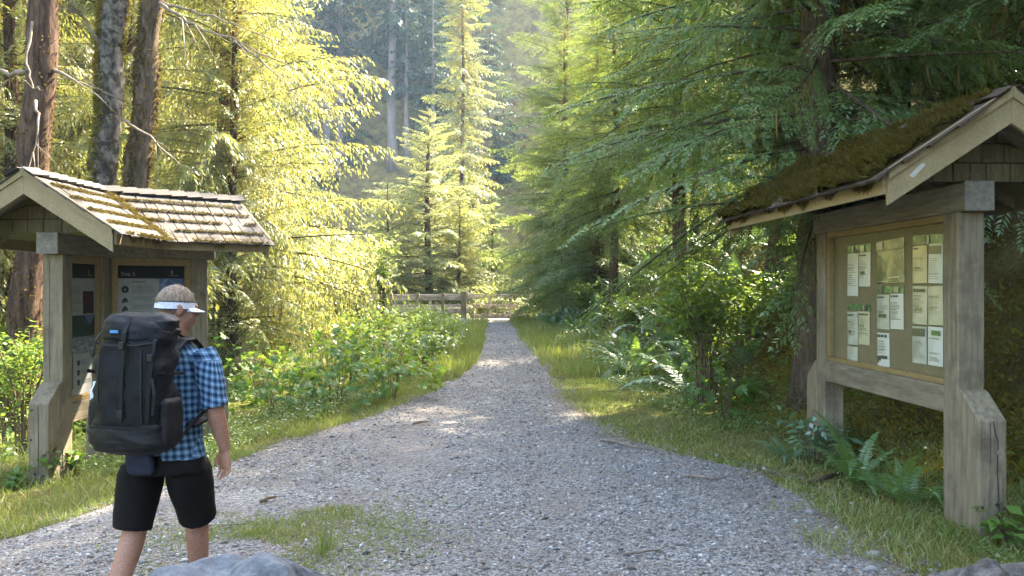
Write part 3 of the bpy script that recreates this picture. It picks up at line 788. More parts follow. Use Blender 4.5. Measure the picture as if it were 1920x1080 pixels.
for (x0, y0, x1, y1), kind, lab in NOTE:
    ya, za = on_board(x0, (y0 + y1) / 2); yb, _ = on_board(x1, (y0 + y1) / 2)
    _, zt = on_board((x0 + x1) / 2, y0); _, zb = on_board((x0 + x1) / 2, y1)
    lo, hi = min(ya, yb), max(ya, yb); lo = max(lo, 0.156)
    mtl = {'strip': M['ink_green'], 'poster': M['ink_photo'], 'green': M['paper_white']}.get(kind, rn.choice((M['paper'], M['paper_cream'], M['paper_grey'], M['paper_white'])))
    w = hi - lo; h = zt - zb; rz = R(rn.uniform(-1.8, 1.8))
    root = note_rect(-w / 2, w / 2, -h / 2, h / 2, 0, 'notice_sheet' if kind != 'strip' else 'photo_strip', mtl, None, 0.006 if kind != 'strip' else 0.001)
    root.matrix_world = MKR @ Matrix.Translation((-0.024, (lo + hi) / 2, (zt + zb) / 2)) @ Matrix.Rotation(rz, 4, 'X')
    tag(root, lab, 'photo strip' if kind == 'strip' else 'notice', 'papers pinned on the notice board')
    def ink(fy0, fy1, fz0, fz1, mtl, name):      # fy from the far (left seen) edge, fz from the top
        note_rect(w / 2 - w * fy1, w / 2 - w * fy0, h / 2 - h * fz1, h / 2 - h * fz0, -0.010, name, mtl, root, 0.0)
    if kind in ('head', 'black', 'text', 'map', 'green', 'small'):
        if kind == 'black': ink(0.08, 0.92, 0.05, 0.26, M['ink'], 'heading_block')
        elif kind == 'head': 
            hz0 = rn.uniform(0.04, 0.08); hh0 = rn.uniform(0.04, 0.1)
            for k in range(rn.choice((2, 3, 4))): ink(0.12 + k * 0.2, 0.12 + k * 0.2 + rn.uniform(0.1, 0.19), hz0, hz0 + hh0, M['ink'], 'heading')
            if rn.random() < 0.5: ink(0.2, 0.2 + rn.uniform(0.2, 0.6), 0.56, 0.56 + rn.uniform(0.05, 0.12), rn.choice((M['ink'], M['ink_photo'], M['ink_green'])), 'picture')
        elif kind == 'map': 
            for k in range(3): ink(0.1 + k * 0.28, 0.3 + k * 0.28, 0.05, 0.13, M['ink'], 'heading')
            ink(0.08, 0.36, 0.68, 0.82, M['ink'], 'drawing'); ink(0.36, 0.9, 0.66, 0.76, M['ink'], 'drawing'); ink(0.08, 0.2, 0.82, 0.88, M['ink'], 'drawing')
        elif kind == 'green':
            ink(0.3, 0.88, 0.09, 0.22, M['ink_green'], 'photo')
        n = {'small': 3, 'green': 0}.get(kind, 11)
        z = 0.2 if kind != 'black' else 0.32
        for k in range(n):
            z += rn.uniform(0.035, 0.06) if kind != 'small' else 0.17
            if z > 0.92 or (kind == 'map' and z > 0.62): break
            ink(0.12, rn.uniform(0.5, 0.88), z, z + 0.014, M['ink_grey'] if rn.random() < 0.7 else M['ink'], 'text_line')
        if kind == 'green':
            for z in (0.28, 0.3, 0.66, 0.69, 0.78, 0.81, 0.84, 0.87): ink(0.15, rn.uniform(0.7, 0.88), z, z + 0.012, M['ink_grey'], 'text_line')
    elif kind == 'strip':
        for k in range(3):
            a = rn.uniform(0.05, 0.8); ink(a, a + rn.uniform(0.08, 0.16), 0.1, 0.9, M['ink'] if k % 2 else M['paper'], 'photo_patch')
    elif kind == 'poster':
        ink(0.02, 0.98, 0.22, 0.235, M['trim'], 'rule_line'); ink(0.45, 0.85, 0.86, 0.885, M['paper'], 'text_line'); ink(0.03, 0.55, 0.94, 0.95, M['paper'], 'text_line')
        ink(0.02, 0.26, 0.02, 0.21, M['ink_grey'], 'photo_patch')
# ---- left kiosk: two wings meeting at a bend, shakes bare and silvery
KLZ = -0.18
KL = empty('trail_information_kiosk', (-4.61, 9.9, KLZ), 0)
tag(KL, 'wooden trail information kiosk with bent silvery shake roof', 'kiosk')
D1 = Vector((0, -1, 0)); D2 = Vector((math.sin(R(45)), math.cos(R(45)), 0)); N2 = Vector((D2.y, -D2.x, 0))
def rot_box(mb, c, d, a0, a1, b0, b1, z0, z1):
    """box in a frame: a along d, b to the right of d"""
    d = Vector(d); s = Vector((d.y, -d.x, 0)); c = Vector(c)
    pts = [c + d * a + s * b_ for a, b_ in ((a0, b0), (a1, b0), (a1, b1), (a0, b1))]
    return mb.prism([p + Vector((0, 0, z0)) for p in pts], (0, 0, z1 - z0))
LA = 0.9; LR = 1.13
post(KL, 0, -LA)
post(KL, 0, 0)
rot_box(MB(), (0, 0, 0), D2, LR - 0.1, LR + 0.1, -0.1, 0.1, -0.25, 2.27).build('post', M['post'], KL, bevel=0.008)
b1 = buttress(KL, (0, -LA - 0.1, 0), D1, 1); buttress(KL, tuple(D2 * (LR + 0.1)), D2, 1)
for x, z in ((-0.06, 0.74), (-0.07, 0.45), (0.06, 0.30), (-0.03, 0.12), (0.05, 0.10)):
    disc(b1, (x, -LA - 0.371, z), (0, -1, 0), 0.011, M['black_hole'])
crack(b1, [(0.0, -LA - 0.371, 0.78), (0.004, -LA - 0.371, 0.5), (0.0, -LA - 0.371, 0.1)], (0, -1, 0))
crack(KL, [(-0.03, -LA - 0.101, 2.2), (-0.028, -LA - 0.101, 1.9), (-0.035, -LA - 0.101, 1.5), (-0.03, -LA - 0.101, 1.02)], (0, -1, 0), 0.003)
tb = MB().box(-0.103, 0.103, -LA - 0.2, 0.04, 2.272, 2.478).build('top_beam', M['beam'], KL, bevel=0.012)
MB().box(-0.108, 0.108, -LA - 0.213, -LA - 0.2, 2.268, 2.482).build('beam_end', M['endgrain'], tb, bevel=0.006)
rot_box(MB(), (0, 0, 0), D2, 0.07, LR + 0.2, -0.1, 0.1, 2.274, 2.476).build('top_beam', M['beam'], KL, bevel=0.012)
# boards and frames, wing 1 faces +X, wing 2 faces right and towards the camera
def wing_board(c, d, a0, a1, sgn):
    lb = rot_box(MB(), c, d, a0, a1, -0.08, 0.08, 0.54, 0.745).build('lower_beam', M['beam'], KL, bevel=0.008)
    bd = rot_box(MB(), c, d, a0, a1, -0.02, 0.02, 0.747, 2.27).build('panel_board', M['panel'], KL)
    for s in (1, -1):
        q = (0.0205, 0.07) if s > 0 else (-0.07, -0.0205)
        for u0, u1, z0, z1 in ((a0 + .002, a1 - .002, 0.749, 0.80), (a0 + .002, a1 - .002, 2.19, 2.268), (a0 + .002, a0 + 0.06, 0.802, 2.188), (a1 - 0.06, a1 - .002, 0.802, 2.188)):
            rot_box(MB(), c, d, u0, u1, q[0], q[1], z0, z1).build('frame_strip', M['trim'], bd, bevel=0.003)
    return bd
board1 = wing_board((0, 0, 0), D1, 0.1, LA - 0.1, -1)
board2 = wing_board((0, 0, 0), D2, 0.12, LR - 0.1, 1)
# posters
M['poster_white'] = mat_plain('poster_white', (0.24, 0.245, 0.245), rough=0.45, spec=0.3)  # white dimmed so the shade under the roof sits in the colour
M['poster_black'] = mat_plain('poster_black', (0.012, 0.012, 0.013), rough=0.45, spec=0.25)
M['poster_text'] = mat_plain('poster_grey_print', (0.16, 0.165, 0.17), rough=0.5)
M['poster_dark'] = mat_plain('poster_dark_print', (0.02, 0.022, 0.025), rough=0.5)
M['poster_sky'] = mat_noise('poster_cloud_photo', [(0.35, (0.02, 0.045, 0.13)), (0.55, (0.07, 0.12, 0.25)), (0.75, (0.45, 0.48, 0.52))], scale=6, bump=0, rough=0.45)
M['poster_river'] = mat_noise('poster_river_photo', [(0.35, (0.07, 0.08, 0.085)), (0.55, (0.16, 0.18, 0.20)), (0.75, (0.45, 0.47, 0.5))], scale=9, bump=0, rough=0.45, stretch=(1, 1, 3))
M['poster_wood'] = mat_noise('poster_forest_photo', [(0.35, (0.006, 0.014, 0.012)), (0.6, (0.015, 0.035, 0.025)), (0.8, (0.05, 0.08, 0.06))], scale=14, bump=0, rough=0.45)
M['poster_red'] = mat_noise('poster_night_photo', [(0.45, (0.01, 0.008, 0.008)), (0.6, (0.06, 0.016, 0.012)), (0.75, (0.3, 0.09, 0.05))], scale=10, bump=0, rough=0.45)
class Sheet:
    """flat print on a board: u from the left edge as seen, v from the top, both 0..1"""
    def __init__(s, name, O, U, Nn, w, h, mtl, label, cat):
        s.U = Vector(U).normalized(); s.N = Vector(Nn).normalized(); s.w = w; s.h = h
        s.root = tag(empty(name, Vector(O)), label, cat)
        s.lv = 0
        s.rect(0, 1, 0, 1, mtl, 'backing')
        s.lv = 1
    def P(s, u, v, e): return s.U * (u * s.w) + Vector((0, 0, -v * s.h)) + s.N * e
    def rect(s, u0, u1, v0, v1, mtl, name, lv=None):
        e = 0.0005 + 0.0022 * (s.lv if lv is None else lv)
        o = MB().prism([s.P(u0, v0, e), s.P(u1, v0, e), s.P(u1, v1, e), s.P(u0, v1, e)], s.N * 0.0018).build(name, mtl, s.root)
        return o
    def poly(s, pts, mtl, name, lv=2):
        e = 0.0005 + 0.0022 * lv
        return MB().prism([s.P(u, v, e) for u, v in pts], s.N * 0.0018).build(name, mtl, s.root)
    def disc(s, u, v, r, mtl, name, lv=2):
        pts = [(u + r / s.w * math.cos(a * math.pi / 8), v + r / s.h * math.sin(a * math.pi / 8)) for a in range(16)]
        return s.poly(pts, mtl, name, lv)
    def text(s, txt, u, v, size, mtl, name='lettering', lv=2):
        cu = bpy.data.curves.new(name, 'FONT'); cu.body = txt; cu.size = size; cu.extrude = 0.0006
        tmp = bpy.data.objects.new('t', cu); col.objects.link(tmp)
        dg = bpy.context.evaluated_depsgraph_get(); me = bpy.data.meshes.new_from_object(tmp.evaluated_get(dg))
        bpy.data.objects.remove(tmp)
        o = link(name, me, s.root, mtl)
        o.matrix_local = Matrix.Translation(s.P(u, v, 0.0015 + 0.0022 * lv)) @ Matrix((s.U, Vector((0, 0, 1)), s.N)).transposed().to_4x4()
        return o
rp = random.Random(4)
KO = Vector((-4.61, 9.9, KLZ))
# wing 1: seen left edge is the near end
w1 = LA - 0.1 - 0.1 - 0.125
S1 = Sheet('trail_poster', KO + Vector((0.0215, -(LA - 0.1) + 0.062, 2.185)), (0, 1, 0), (1, 0, 0), w1, 1.38, M['poster_white'],
           'trail poster with river photo and black header on the narrow kiosk side', 'poster')
S1.rect(0, 1, 0, 0.11, M['poster_black'], 'header')
S1.rect(0.72, 0.9, 0.083, 0.087, M['poster_white'], 'header_line', 2); S1.rect(0.76, 0.79, 0.04, 0.08, M['poster_text'], 'emblem', 2)
S1.rect(0.55, 0.97, 0.21, 0.385, M['poster_red'], 'photo')
for v0, n in ((0.165, 5), (0.27, 3), (0.345, 2)):
    for k in range(n): S1.rect(0.05, rp.uniform(0.4, 0.5), v0 + k * 0.014, v0 + k * 0.014 + 0.006, M['poster_text'], 'text_line')
S1.rect(0, 1, 0.395, 0.56, M['poster_wood'], 'photo'); S1.rect(0, 1, 0.56, 0.69, M['poster_river'], 'photo')
S1.poly([(0.62, 0.397), (0.99, 0.397), (0.9, 0.45), (0.8, 0.47), (0.7, 0.44)], M['poster_sky'], 'photo_sky')
S1.rect(0, 0.18, 0.70, 0.95, M['poster_wood'], 'photo')
for k in range(3):
    S1.rect(0.33, 0.42, 0.74 + k * 0.075, 0.78 + k * 0.075, M['poster_dark'], 'pictogram', 2)
    for j in range(3): S1.rect(0.48, rp.uniform(0.75, 0.9), 0.742 + k * 0.075 + j * 0.013, 0.747 + k * 0.075 + j * 0.013, M['poster_text'], 'text_line', 2)
w2 = LR - 0.1 - 0.12 - 0.125
S2 = Sheet('step_poster', KO + D2 * 0.182 + N2 * 0.0215 + Vector((0, 0, 2.185)), D2, N2, w2, 1.38, M['poster_white'],
           'poster with black header reading Step 3 behind the hiker', 'poster')
S2.rect(0, 1, 0, 0.105, M['poster_black'], 'header')
S2.text('Step 3.', 0.06, 0.082, 0.062, M['poster_white'])
S2.rect(0.76, 0.92, 0.076, 0.08, M['poster_text'], 'header_line', 2); S2.rect(0.80, 0.83, 0.035, 0.066, M['poster_text'], 'emblem', 2)
S2.rect(0.62, 1, 0.106, 0.5, M['poster_sky'], 'photo'); S2.rect(0.62, 1, 0.5, 1.0, M['poster_wood'], 'photo')
S2.rect(0.22, 0.42, 0.125, 0.142, M['poster_text'], 'title_line', 2)
for k, v in enumerate((0.185, 0.275, 0.345, 0.42, 0.50, 0.58, 0.66)):
    if k == 0:
        S2.disc(0.12, v + 0.012, 0.042, M['poster_dark'], 'pictogram'); S2.disc(0.12, v + 0.012, 0.010, M['poster_white'], 'pictogram_centre', 3)
    else:
        S2.poly([(0.07, v + .03), (0.09, v), (0.12, v - .012), (0.15, v), (0.165, v + 0.03), (0.13, v + 0.022), (0.1, v + 0.034)], M['poster_dark'], 'pictogram')
    for j in range(5 if k == 0 else 3): S2.rect(0.22, rp.uniform(0.5, 0.57), v - 0.02 + j * 0.013, v - 0.014 + j * 0.013, M['poster_text'], 'text_line', 2)

# roof of two wings joined along a mitre
T22 = math.tan(R(22.5))
L1a, L2a = 1.5, 1.60
rmb = MB()
e1 = lambda q: L1a
e2 = lambda q: L2a
# wing 1 uses direction D1 (towards camera), so its right side (+X) is the valley side
val = lambda q: q * CP * T22
hip = lambda q: -q * CP * T22
slab(rmb, (0, 0, RIDGE), D1, (1, 0, 0), val, e1); slab(rmb, (0, 0, RIDGE), D1, (-1, 0, 0), hip, e1)
slab(rmb, (0, 0, RIDGE), D2, N2, val, e2); slab(rmb, (0, 0, RIDGE), D2, -N2, hip, e2)
roofL = rmb.build('roof', M['deck'], KL)
r2 = random.Random(23)
plus = lambda f, a: (lambda q: f(q) + a)
lay_shakes(roofL, SHK, (0, 0, RIDGE), D1, (1, 0, 0), plus(val, -0.02), plus(e1, 0.05), 5, r2)
lay_shakes(roofL, SHK, (0, 0, RIDGE), D1, (-1, 0, 0), plus(hip, 0.02), plus(e1, 0.05), 5, r2)
lay_shakes(roofL, SHK, (0, 0, RIDGE), D2, N2, plus(val, -0.02), plus(e2, 0.05), 5, r2)
lay_shakes(roofL, SHK, (0, 0, RIDGE), D2, -N2, plus(hip, 0.02), plus(e2, 0.05), 5, r2)
ridge_caps(roofL, SHK, Vector((0, -L1a - 0.06, RIDGE)), (0, 1, 0), L1a + 0.1, r2)
ridge_caps(roofL, SHK, Vector((0, 0, RIDGE)) - D2 * 0.02, D2, L2a + 0.08, r2)
bargeboards(KL, Vector((0, -L1a - 0.001, RIDGE)), D1); bargeboards(KL, Vector((0, 0, RIDGE)) + D2 * (L2a + 0.001), D2)
def fascia(d, o, lo, hi):
    d = Vector(d); o = Vector(o); a = o * HALF
    p = [a + d * lo, a + d * hi, a + d * hi + o * 0.022, a + d * lo + o * 0.022]
    MB().prism([v + Vector((0, 0, EAVE - 0.115)) for v in p], (0, 0, 0.127)).build('fascia_board', M['barge'], KL)
fascia(D1, (1, 0, 0), val(SLOPE) + 0.01, L1a - 0.002); fascia(D1, (-1, 0, 0), hip(SLOPE) + 0.01, L1a - 0.002)
fascia(D2, N2, val(SLOPE) + 0.01, L2a - 0.002); fascia(D2, -N2, hip(SLOPE) + 0.01, L2a - 0.002)
for d, sides, ln in ((D1, (Vector((1, 0, 0)), Vector((-1, 0, 0))), L1a), (D2, (N2, -N2), L2a)):
    for o in sides:
        for k in range(3):
            t = 0.55 + k * (ln - 0.75) / 2
            a = o * 0.11 + d * t + Vector((0, 0, RIDGE - 0.105 - 0.11 * SP / CP)); e = o * (HALF - 0.01) + d * t + Vector((0, 0, EAVE - 0.008))
            MB().prism([a + Vector((0, 0, 0.09)), e, e + Vector((0, 0, -0.09)), a], d * 0.04).build('rafter', M['beam'], KL)
gable_fill(KL, (0, -LA - 0.11, RIDGE - 0.03), D1, 2.485, r2); gable_fill(KL, Vector((0, 0, RIDGE - 0.03)) + D2 * (LR + 0.11), D2, 2.485, r2)
# moss: clumps along the butts of the courses, along the valley and hanging from the eaves
def butt_moss(parent, R0, d, o, lo, hi, n, seed, valley=0.3, mtl=M['moss_brown']):
    rgm = np.random.default_rng(seed)
    d = np.array(Vector(d).normalized()); o = np.array(Vector(o).normalized()); R0 = np.array(R0, dtype=float)
    down = o * CP - np.array([0, 0, 1]) * SP; nrm = o * SP + np.array([0, 0, 1]) * CP
    q = 0.03 + 0.212 * rgm.integers(1, 6, n) + rgm.normal(0.008, 0.012, n)
    v = rgm.uniform(0, 1, n) < valley
    s = lo(q) + (hi(q) - lo(q)) * rgm.uniform(0, 1, n) ** 1.3
    q = np.where(v, rgm.uniform(0.1, SLOPE + 0.03, n), q); s = np.where(v, lo(q) + np.abs(rgm.normal(0, 0.05, n)), s)
    k = (fbm(s * 5, q * 5, seed) > -0.28) | v
    s, q = s[k], q[k]; n = len(s)
    B = R0 + s[:, None] * d + q[:, None] * down + (0.045 + rgm.uniform(0, 0.012, n))[:, None] * nrm
    dv = nrm * 0.8 + down * 0.8 + rgm.normal(0, 0.5, (n, 3))
    V, F = quads_from(B, dv, rgm.normal(0, 1, (n, 3)), rgm.uniform(0.012, 0.04, n), rgm.uniform(0.006, 0.014, n))
    e = link('moss_tufts', np_mesh('moss_tufts', V, [F]), parent, mtl); e['kind'] = 'stuff'
butt_moss(roofL, (0, 0, RIDGE), D1, (1, 0, 0), val, e1 if False else (lambda q: L1a + 0 * q), 6500, 3, 0.16)
butt_moss(roofL, (0, 0, RIDGE), D2, N2, val, (lambda q: L2a + 0 * q), 7500, 4, 0.08)
eave_strands(roofL, (0, 0, 0), D1, (1, 0, 0), val(SLOPE), L1a, 900, 7, 0.04, 0.17)
eave_strands(roofL, (0, 0, 0), D2, N2, val(SLOPE) - 0.05, L2a, 1900, 9, 0.03, 0.15)

# ------------------------------------------------------------------ footbridge and fence at the end of the trail
M['rail'] = mat_noise('weathered_rail_wood', [(0.3, (0.17, 0.132, 0.105)), (0.55, (0.34, 0.285, 0.245)), (0.75, (0.48, 0.42, 0.375))], scale=3, stretch=(0.8, 6, 6), bump=0.4, bdist=0.006, fine=14, blotch=(2.5, (0.13, 0.09, 0.07), 0.55, 0.75))
BZ = h1(-0.5, 36.4)
BR = tag(empty('footbridge', (0, 37.2, BZ)), 'wooden footbridge with plank deck and two-rail parapet at the trail’s end', 'footbridge')
for k in range(34):
    x = -7.2 + k * 0.235
    MB().box(x, x + 0.22, -0.75, 0.95, -0.01, 0.045).build('plank', M['rail'], BR)
MB().box(-7.3, 0.9, -0.8, -0.752, -0.22, 0.04).build('edge_beam', M['rail'], BR); MB().box(-7.3, 0.9, 0.955, 1.1, -0.3, 0.2).build('edge_beam', M['rail'], BR)
for k, x in enumerate((-7.0, -5.0, -3.5, -2.1, -0.96, -0.05)):
    MB().box(x - 0.055, x + 0.055, 0.83, 0.95, 0.05, 1.0).build('post', M['rail'], BR, bevel=0.008)
for x0, x1 in ((-7.2, -1.35), (-1.30, 0.26)):
    MB().box(x0, x1, 0.77, 0.828, 0.93, 1.08).build('rail', M['rail'], BR, bevel=0.008)
    MB().box(x0, x1, 0.77, 0.828, 0.50, 0.64).build('rail', M['rail'], BR, bevel=0.008)
MB().box(-1.3, 0.26, 0.76, 0.828, 0.06, 0.24).build('kick_rail', M['rail'], BR, bevel=0.008)
FZ = h1(-2.5, 34.4)
FN = tag(empty('approach_fence', (0, 34.4, FZ)), 'weathered two-rail wooden fence left of the trail before the bridge', 'fence')
MB().box(-1.98, -1.76, -0.08, 0.12, -0.2, 1.2).build('post', M['post'], FN, bevel=0.01)
for x in (-2.68, -3.66, -4.7, -5.8):
    MB().box(x - 0.07, x + 0.07, -0.07, 0.07, -0.2, 1.15).build('post', M['post'], FN, bevel=0.008)
for z0, z1 in ((0.86, 1.08), (0.36, 0.56)):
    MB().box(-5.9, -1.7, 0.075, 0.135, z0, z1).build('rail', M['rail'], FN, bevel=0.008)

# ------------------------------------------------------------------ rocks, log, sticks
M['rock'] = mat_noise('blue_grey_boulder', [(0.3, (0.06, 0.068, 0.078)), (0.5, (0.115, 0.125, 0.14)), (0.7, (0.18, 0.19, 0.20))], scale=5, bump=0.6, bdist=0.02, fine=32, blotch=(3.0, (0.30, 0.31, 0.31), 0.64, 0.67))
M['rock_br'] = mat_noise('weathered_stump_grey', [(0.3, (0.05, 0.042, 0.036)), (0.55, (0.14, 0.125, 0.115)), (0.75, (0.25, 0.235, 0.225))], scale=4, stretch=(4, 4, 1.3), bump=0.8, bdist=0.02, fine=24, blotch=(5, (0.20, 0.13, 0.02), 0.60, 0.7))
bo = link('boulder', rock_mesh('boulder', 5, 0.56, 0.42, 0.46, 5, 0.30), None, M['rock']); bo.location = (-1.13, 3.86, 0.185); bo.rotation_euler = (0, 0, R(12))
tag(bo, 'smooth blue-grey boulder in front of the hiker’s legs', 'boulder')
bo2 = link('rock', rock_mesh('rock', 9, 0.2, 0.2, 0.2, 4, 0.25), None, M['rock']); bo2.location = (-1.60, 4.05, 0.20)
bo2.scale = (1, 1, 1.6); bo2.location.z = 0.12
tag(bo2, 'small grey rock beside the boulder under the hiker', 'rock')
bo3 = link('weathered_stump', rock_mesh('weathered_stump', 14, 0.30, 0.26, 0.36, 5, 0.35), None, M['rock_br']); bo3.location = (2.34, 4.55, 0.045)
tag(bo3, 'grey weathered stump with yellow moss at the lower right', 'stump')
lg = MB().tube([(2.4, 4.75, 0.14), (2.75, 4.72, 0.17), (3.1, 4.74, 0.16), (3.6, 4.8, 0.12), (4.2, 4.9, 0.1)], [0.10, 0.12, 0.13, 0.12, 0.1], 12).build('fallen_log', M['rock_br'], None, smooth=True)
tag(lg, 'grey weathered log lying in grass beside the stump', 'log')
for i, (px, py, s, lab) in enumerate(((1632, 1072, 0.05, 'pale rounded stone at the bottom right edge of the gravel'), (1640, 1046, 0.06, 'flat grey stone at the grass edge beside the pale rounded stone'),
                                      (1520, 965, 0.05, 'light stone lying below the fern at the kiosk'))):
    d = (CAM_Z) * FPX / (py - 540); p = at(px, py, d)
    o = link('stone', rock_mesh('stone', 30 + i, 1, 0.8, 0.6, 2, 0.2), None, M['pebble']); o.scale = (s, s, s); o.location = (p.x, p.y, h1(p.x, p.y) + s * 0.25)
    tag(o, lab, 'stone')
def stick(name, pts, r, lab, mtl=M['twig']):
    P = []
    for x, y, dz in pts:
        P.append((x, y, float(np.maximum(path_z(np.array([x]), np.array([y]))[0], h1(x, y))) + dz + r))
    o = MB().tube(P, [r * 0.8, r, r * 0.9, r * 0.4][:len(P)] if len(P) == 4 else r, 6).build(name, mtl, None, smooth=True)
    tag(o, lab, 'stick')
def gp(px, py):
    d = CAM_Z * FPX / (py - 540); p = at(px, py, d); return p.x, p.y
def gstick(a, b_, r, lab, mtl=M['twig']):
    (x0, y0), (x1, y1) = gp(*a), gp(*b_)
    pts = [(x0 + (x1 - x0) * t + 0.02 * math.sin(t * 7), y0 + (y1 - y0) * t + 0.02 * math.cos(t * 5), 0.006 + 0.012 * math.sin(t * 3)) for t in (0, 0.33, 0.67, 1)]
    stick('stick', pts, r, lab, mtl)
gstick((486, 948), (515, 938), 0.017, 'short thick dark stick on gravel right of the hiker', M['stem'])
gstick((405, 993), (460, 989), 0.007, 'pale thin twig on the mossy gravel beside the hiker’s leg')
gstick((774, 801), (802, 796), 0.014, 'small brown stick lying in the middle of the trail', M['stem'])
gstick((1128, 830), (1215, 848), 0.014, 'long pale stick on the trail’s right edge')
gstick((1168, 1046), (1236, 1036), 0.010, 'curved twig on gravel at the bottom of the trail')
gstick((1280, 897), (1350, 903), 0.012, 'weathered stick on bare soil left of the fern')
gstick((1515, 915), (1590, 893), 0.022, 'mossy branch lying in front of the kiosk ferns', M['bark_dark'])
# ------------------------------------------------------------------ conifers
def branch_template(L, nsec, ls, bl, bw, spacing, droop, seed, rise=0.1, sdroop=0.35, ang=55, up=0.0, hang=0.15):
    rg = np.random.default_rng(seed)
    Bs, Ds, Ns, Ln, Wd = [], [], [], [], []
    def axis_pt(t): return np.array([L * t, 0.06 * L * np.sin(t * 3 + seed), rise * L * t - droop * L * t * t])
    for i in range(nsec):
        t = 0.10 + 0.90 * (i + 0.5) / nsec + rg.normal(0, 0.008)
        s = 1 if i % 2 else -1
        l = ls * (0.35 + 0.65 * np.sin(np.pi * min(1, 0.25 + 0.75 * t))) * (1 - 0.45 * t) * rg.uniform(0.65, 1.15)
        a = math.radians(ang + rg.normal(0, 9) - 20 * t)
        d = np.array([np.cos(a), s * np.sin(a), rg.normal(0.02, 0.10)])
        p0 = axis_pt(t)
        n = max(3, int(l / spacing))
        u = (np.arange(n) + rg.uniform(0.2, 0.8, n)) / n
        P = p0 + d * (l * u)[:, None] + np.stack([0 * u, 0 * u, -sdroop * l * u * u], -1)
        tang = d[None] + np.stack([0 * u, 0 * u, -2 * sdroop * u], -1)
        perp = np.array([-np.sin(a), s * np.cos(a), 0])
        for sg in (1, -1):
            c = math.cos(math.radians(48)); sn = math.sin(math.radians(48))
            D = tang * c + sg * perp[None] * sn + np.stack([0 * u, 0 * u, rg.normal(-hang, 0.22, n)], -1)
            Bs.append(P); Ds.append(D); Ns.append(np.stack([rg.normal(0, 0.35, n), rg.normal(0, 0.35, n), np.ones(n)], -1))
            Ln.append(bl * (1.05 - 0.5 * u) * rg.uniform(0.7, 1.25, n)); Wd.append(bw * rg.uniform(0.8, 1.25, n))
        Bs.append(P[-1:]); Ds.append(tang[-1:]); Ns.append(np.array([[0, 0, 1.0]])); Ln.append(np.array([bl * 0.8])); Wd.append(np.array([bw]))
    B, D, Nn, Ln, Wd = map(np.concatenate, (Bs, Ds, Ns, Ln, Wd))
    V, F = quads_from(B, D, Nn / np.linalg.norm(Nn, axis=1, keepdims=True), Ln, Wd, bend=-0.08)
    ax = np.array([axis_pt(t) for t in np.linspace(0, 1, 5)])
    return V, ax, L

def conifer_mesh(name, H, zb, nb, Lmax, tmpl_low, tmpl_high, seed, zsplit=7.5, trunk_r=0.28, lean=0.0, power=0.7, pitch=(-14, 22), lich=10, full=0.0, lich_len=0.35, zpow=1.15):
    rg = np.random.default_rng(seed)
    CV = []; wood = MB(); LB = []
    def tx(z): return np.array([lean * z / H + 0.06 * math.sin(z * 0.5 + seed), 0.06 * math.cos(z * 0.45 + seed), z])
    zs = zb + (H - zb) * (np.arange(nb) / nb) ** zpow
    for i, z in enumerate(zs):
        f = (H - z) / (H - zb)
        az = i * 2.39996 + rg.normal(0, 0.35)
        tm = tmpl_low if z < zsplit else tmpl_high
        V, ax, L = tm[rg.integers(len(tm))]
        ln = Lmax * (f ** power) * rg.uniform(0.6, 1.16) + 0.25
        if i < nb * 0.06: ln *= 0.75
        s = ln / L
        pt = math.radians(pitch[0] + (pitch[1] - pitch[0]) * (1 - f) + rg.normal(0, 11))
        roll = rg.normal(0, 0.45)
        M3 = np.array((Matrix.Rotation(az, 3, 'Z') @ Matrix.Rotation(-pt, 3, 'Y') @ Matrix.Rotation(roll, 3, 'X')))
        o = tx(z)
        CV.append((V * s) @ M3.T + o)
        A = (ax * s) @ M3.T + o
        r0 = 0.006 + 0.0065 * ln
        wood.tube([tuple(p) for p in A[:5]], [r0, r0 * 0.8, r0 * 0.55, r0 * 0.35, r0 * 0.12], 4, cap=False)
        if lich:
            k = rg.integers(0, lich * 2 + 1)
            t = rg.uniform(0.05, 0.75, k) * 4; i0 = np.minimum(t.astype(int), 3); ft = (t - i0)[:, None]
            LB.append(A[i0] * (1 - ft) + A[i0 + 1] * ft)
    V = np.concatenate(CV)
    crown = np_mesh(name + '_crown', V, [np.arange(len(V)).reshape(-1, 4)])
    n = 14; pts = []; rad = []
    for i in range(n + 1):
        z = -0.6 + (H + 0.4) * i / n if i else -0.6
        pts.append(tuple(tx(max(z, 0)) * np.array([1, 1, 0]) + np.array([0, 0, z])))
        rad.append(trunk_r * (1 - 0.93 * (i / n)) * (1.45 if i == 0 else 1.0) + 0.01)
    wood.tube(pts, rad, 14)
    trunk = wood.mesh(name + '_trunk', smooth=True)
    lm = None
    if lich:
        B = np.concatenate(LB); k = len(B)
        dv = np.stack([rg.normal(0, 0.14, k), rg.normal(0, 0.14, k), -np.ones(k)], -1)
        LV, LF = quads_from(B, dv, rg.normal(0, 1, (k, 3)), lich_len * rg.uniform(0.3, 1.4, k), rg.uniform(0.006, 0.022, k))
        lm = np_mesh(name + '_lichen', LV, [LF])
    return crown, trunk, lm

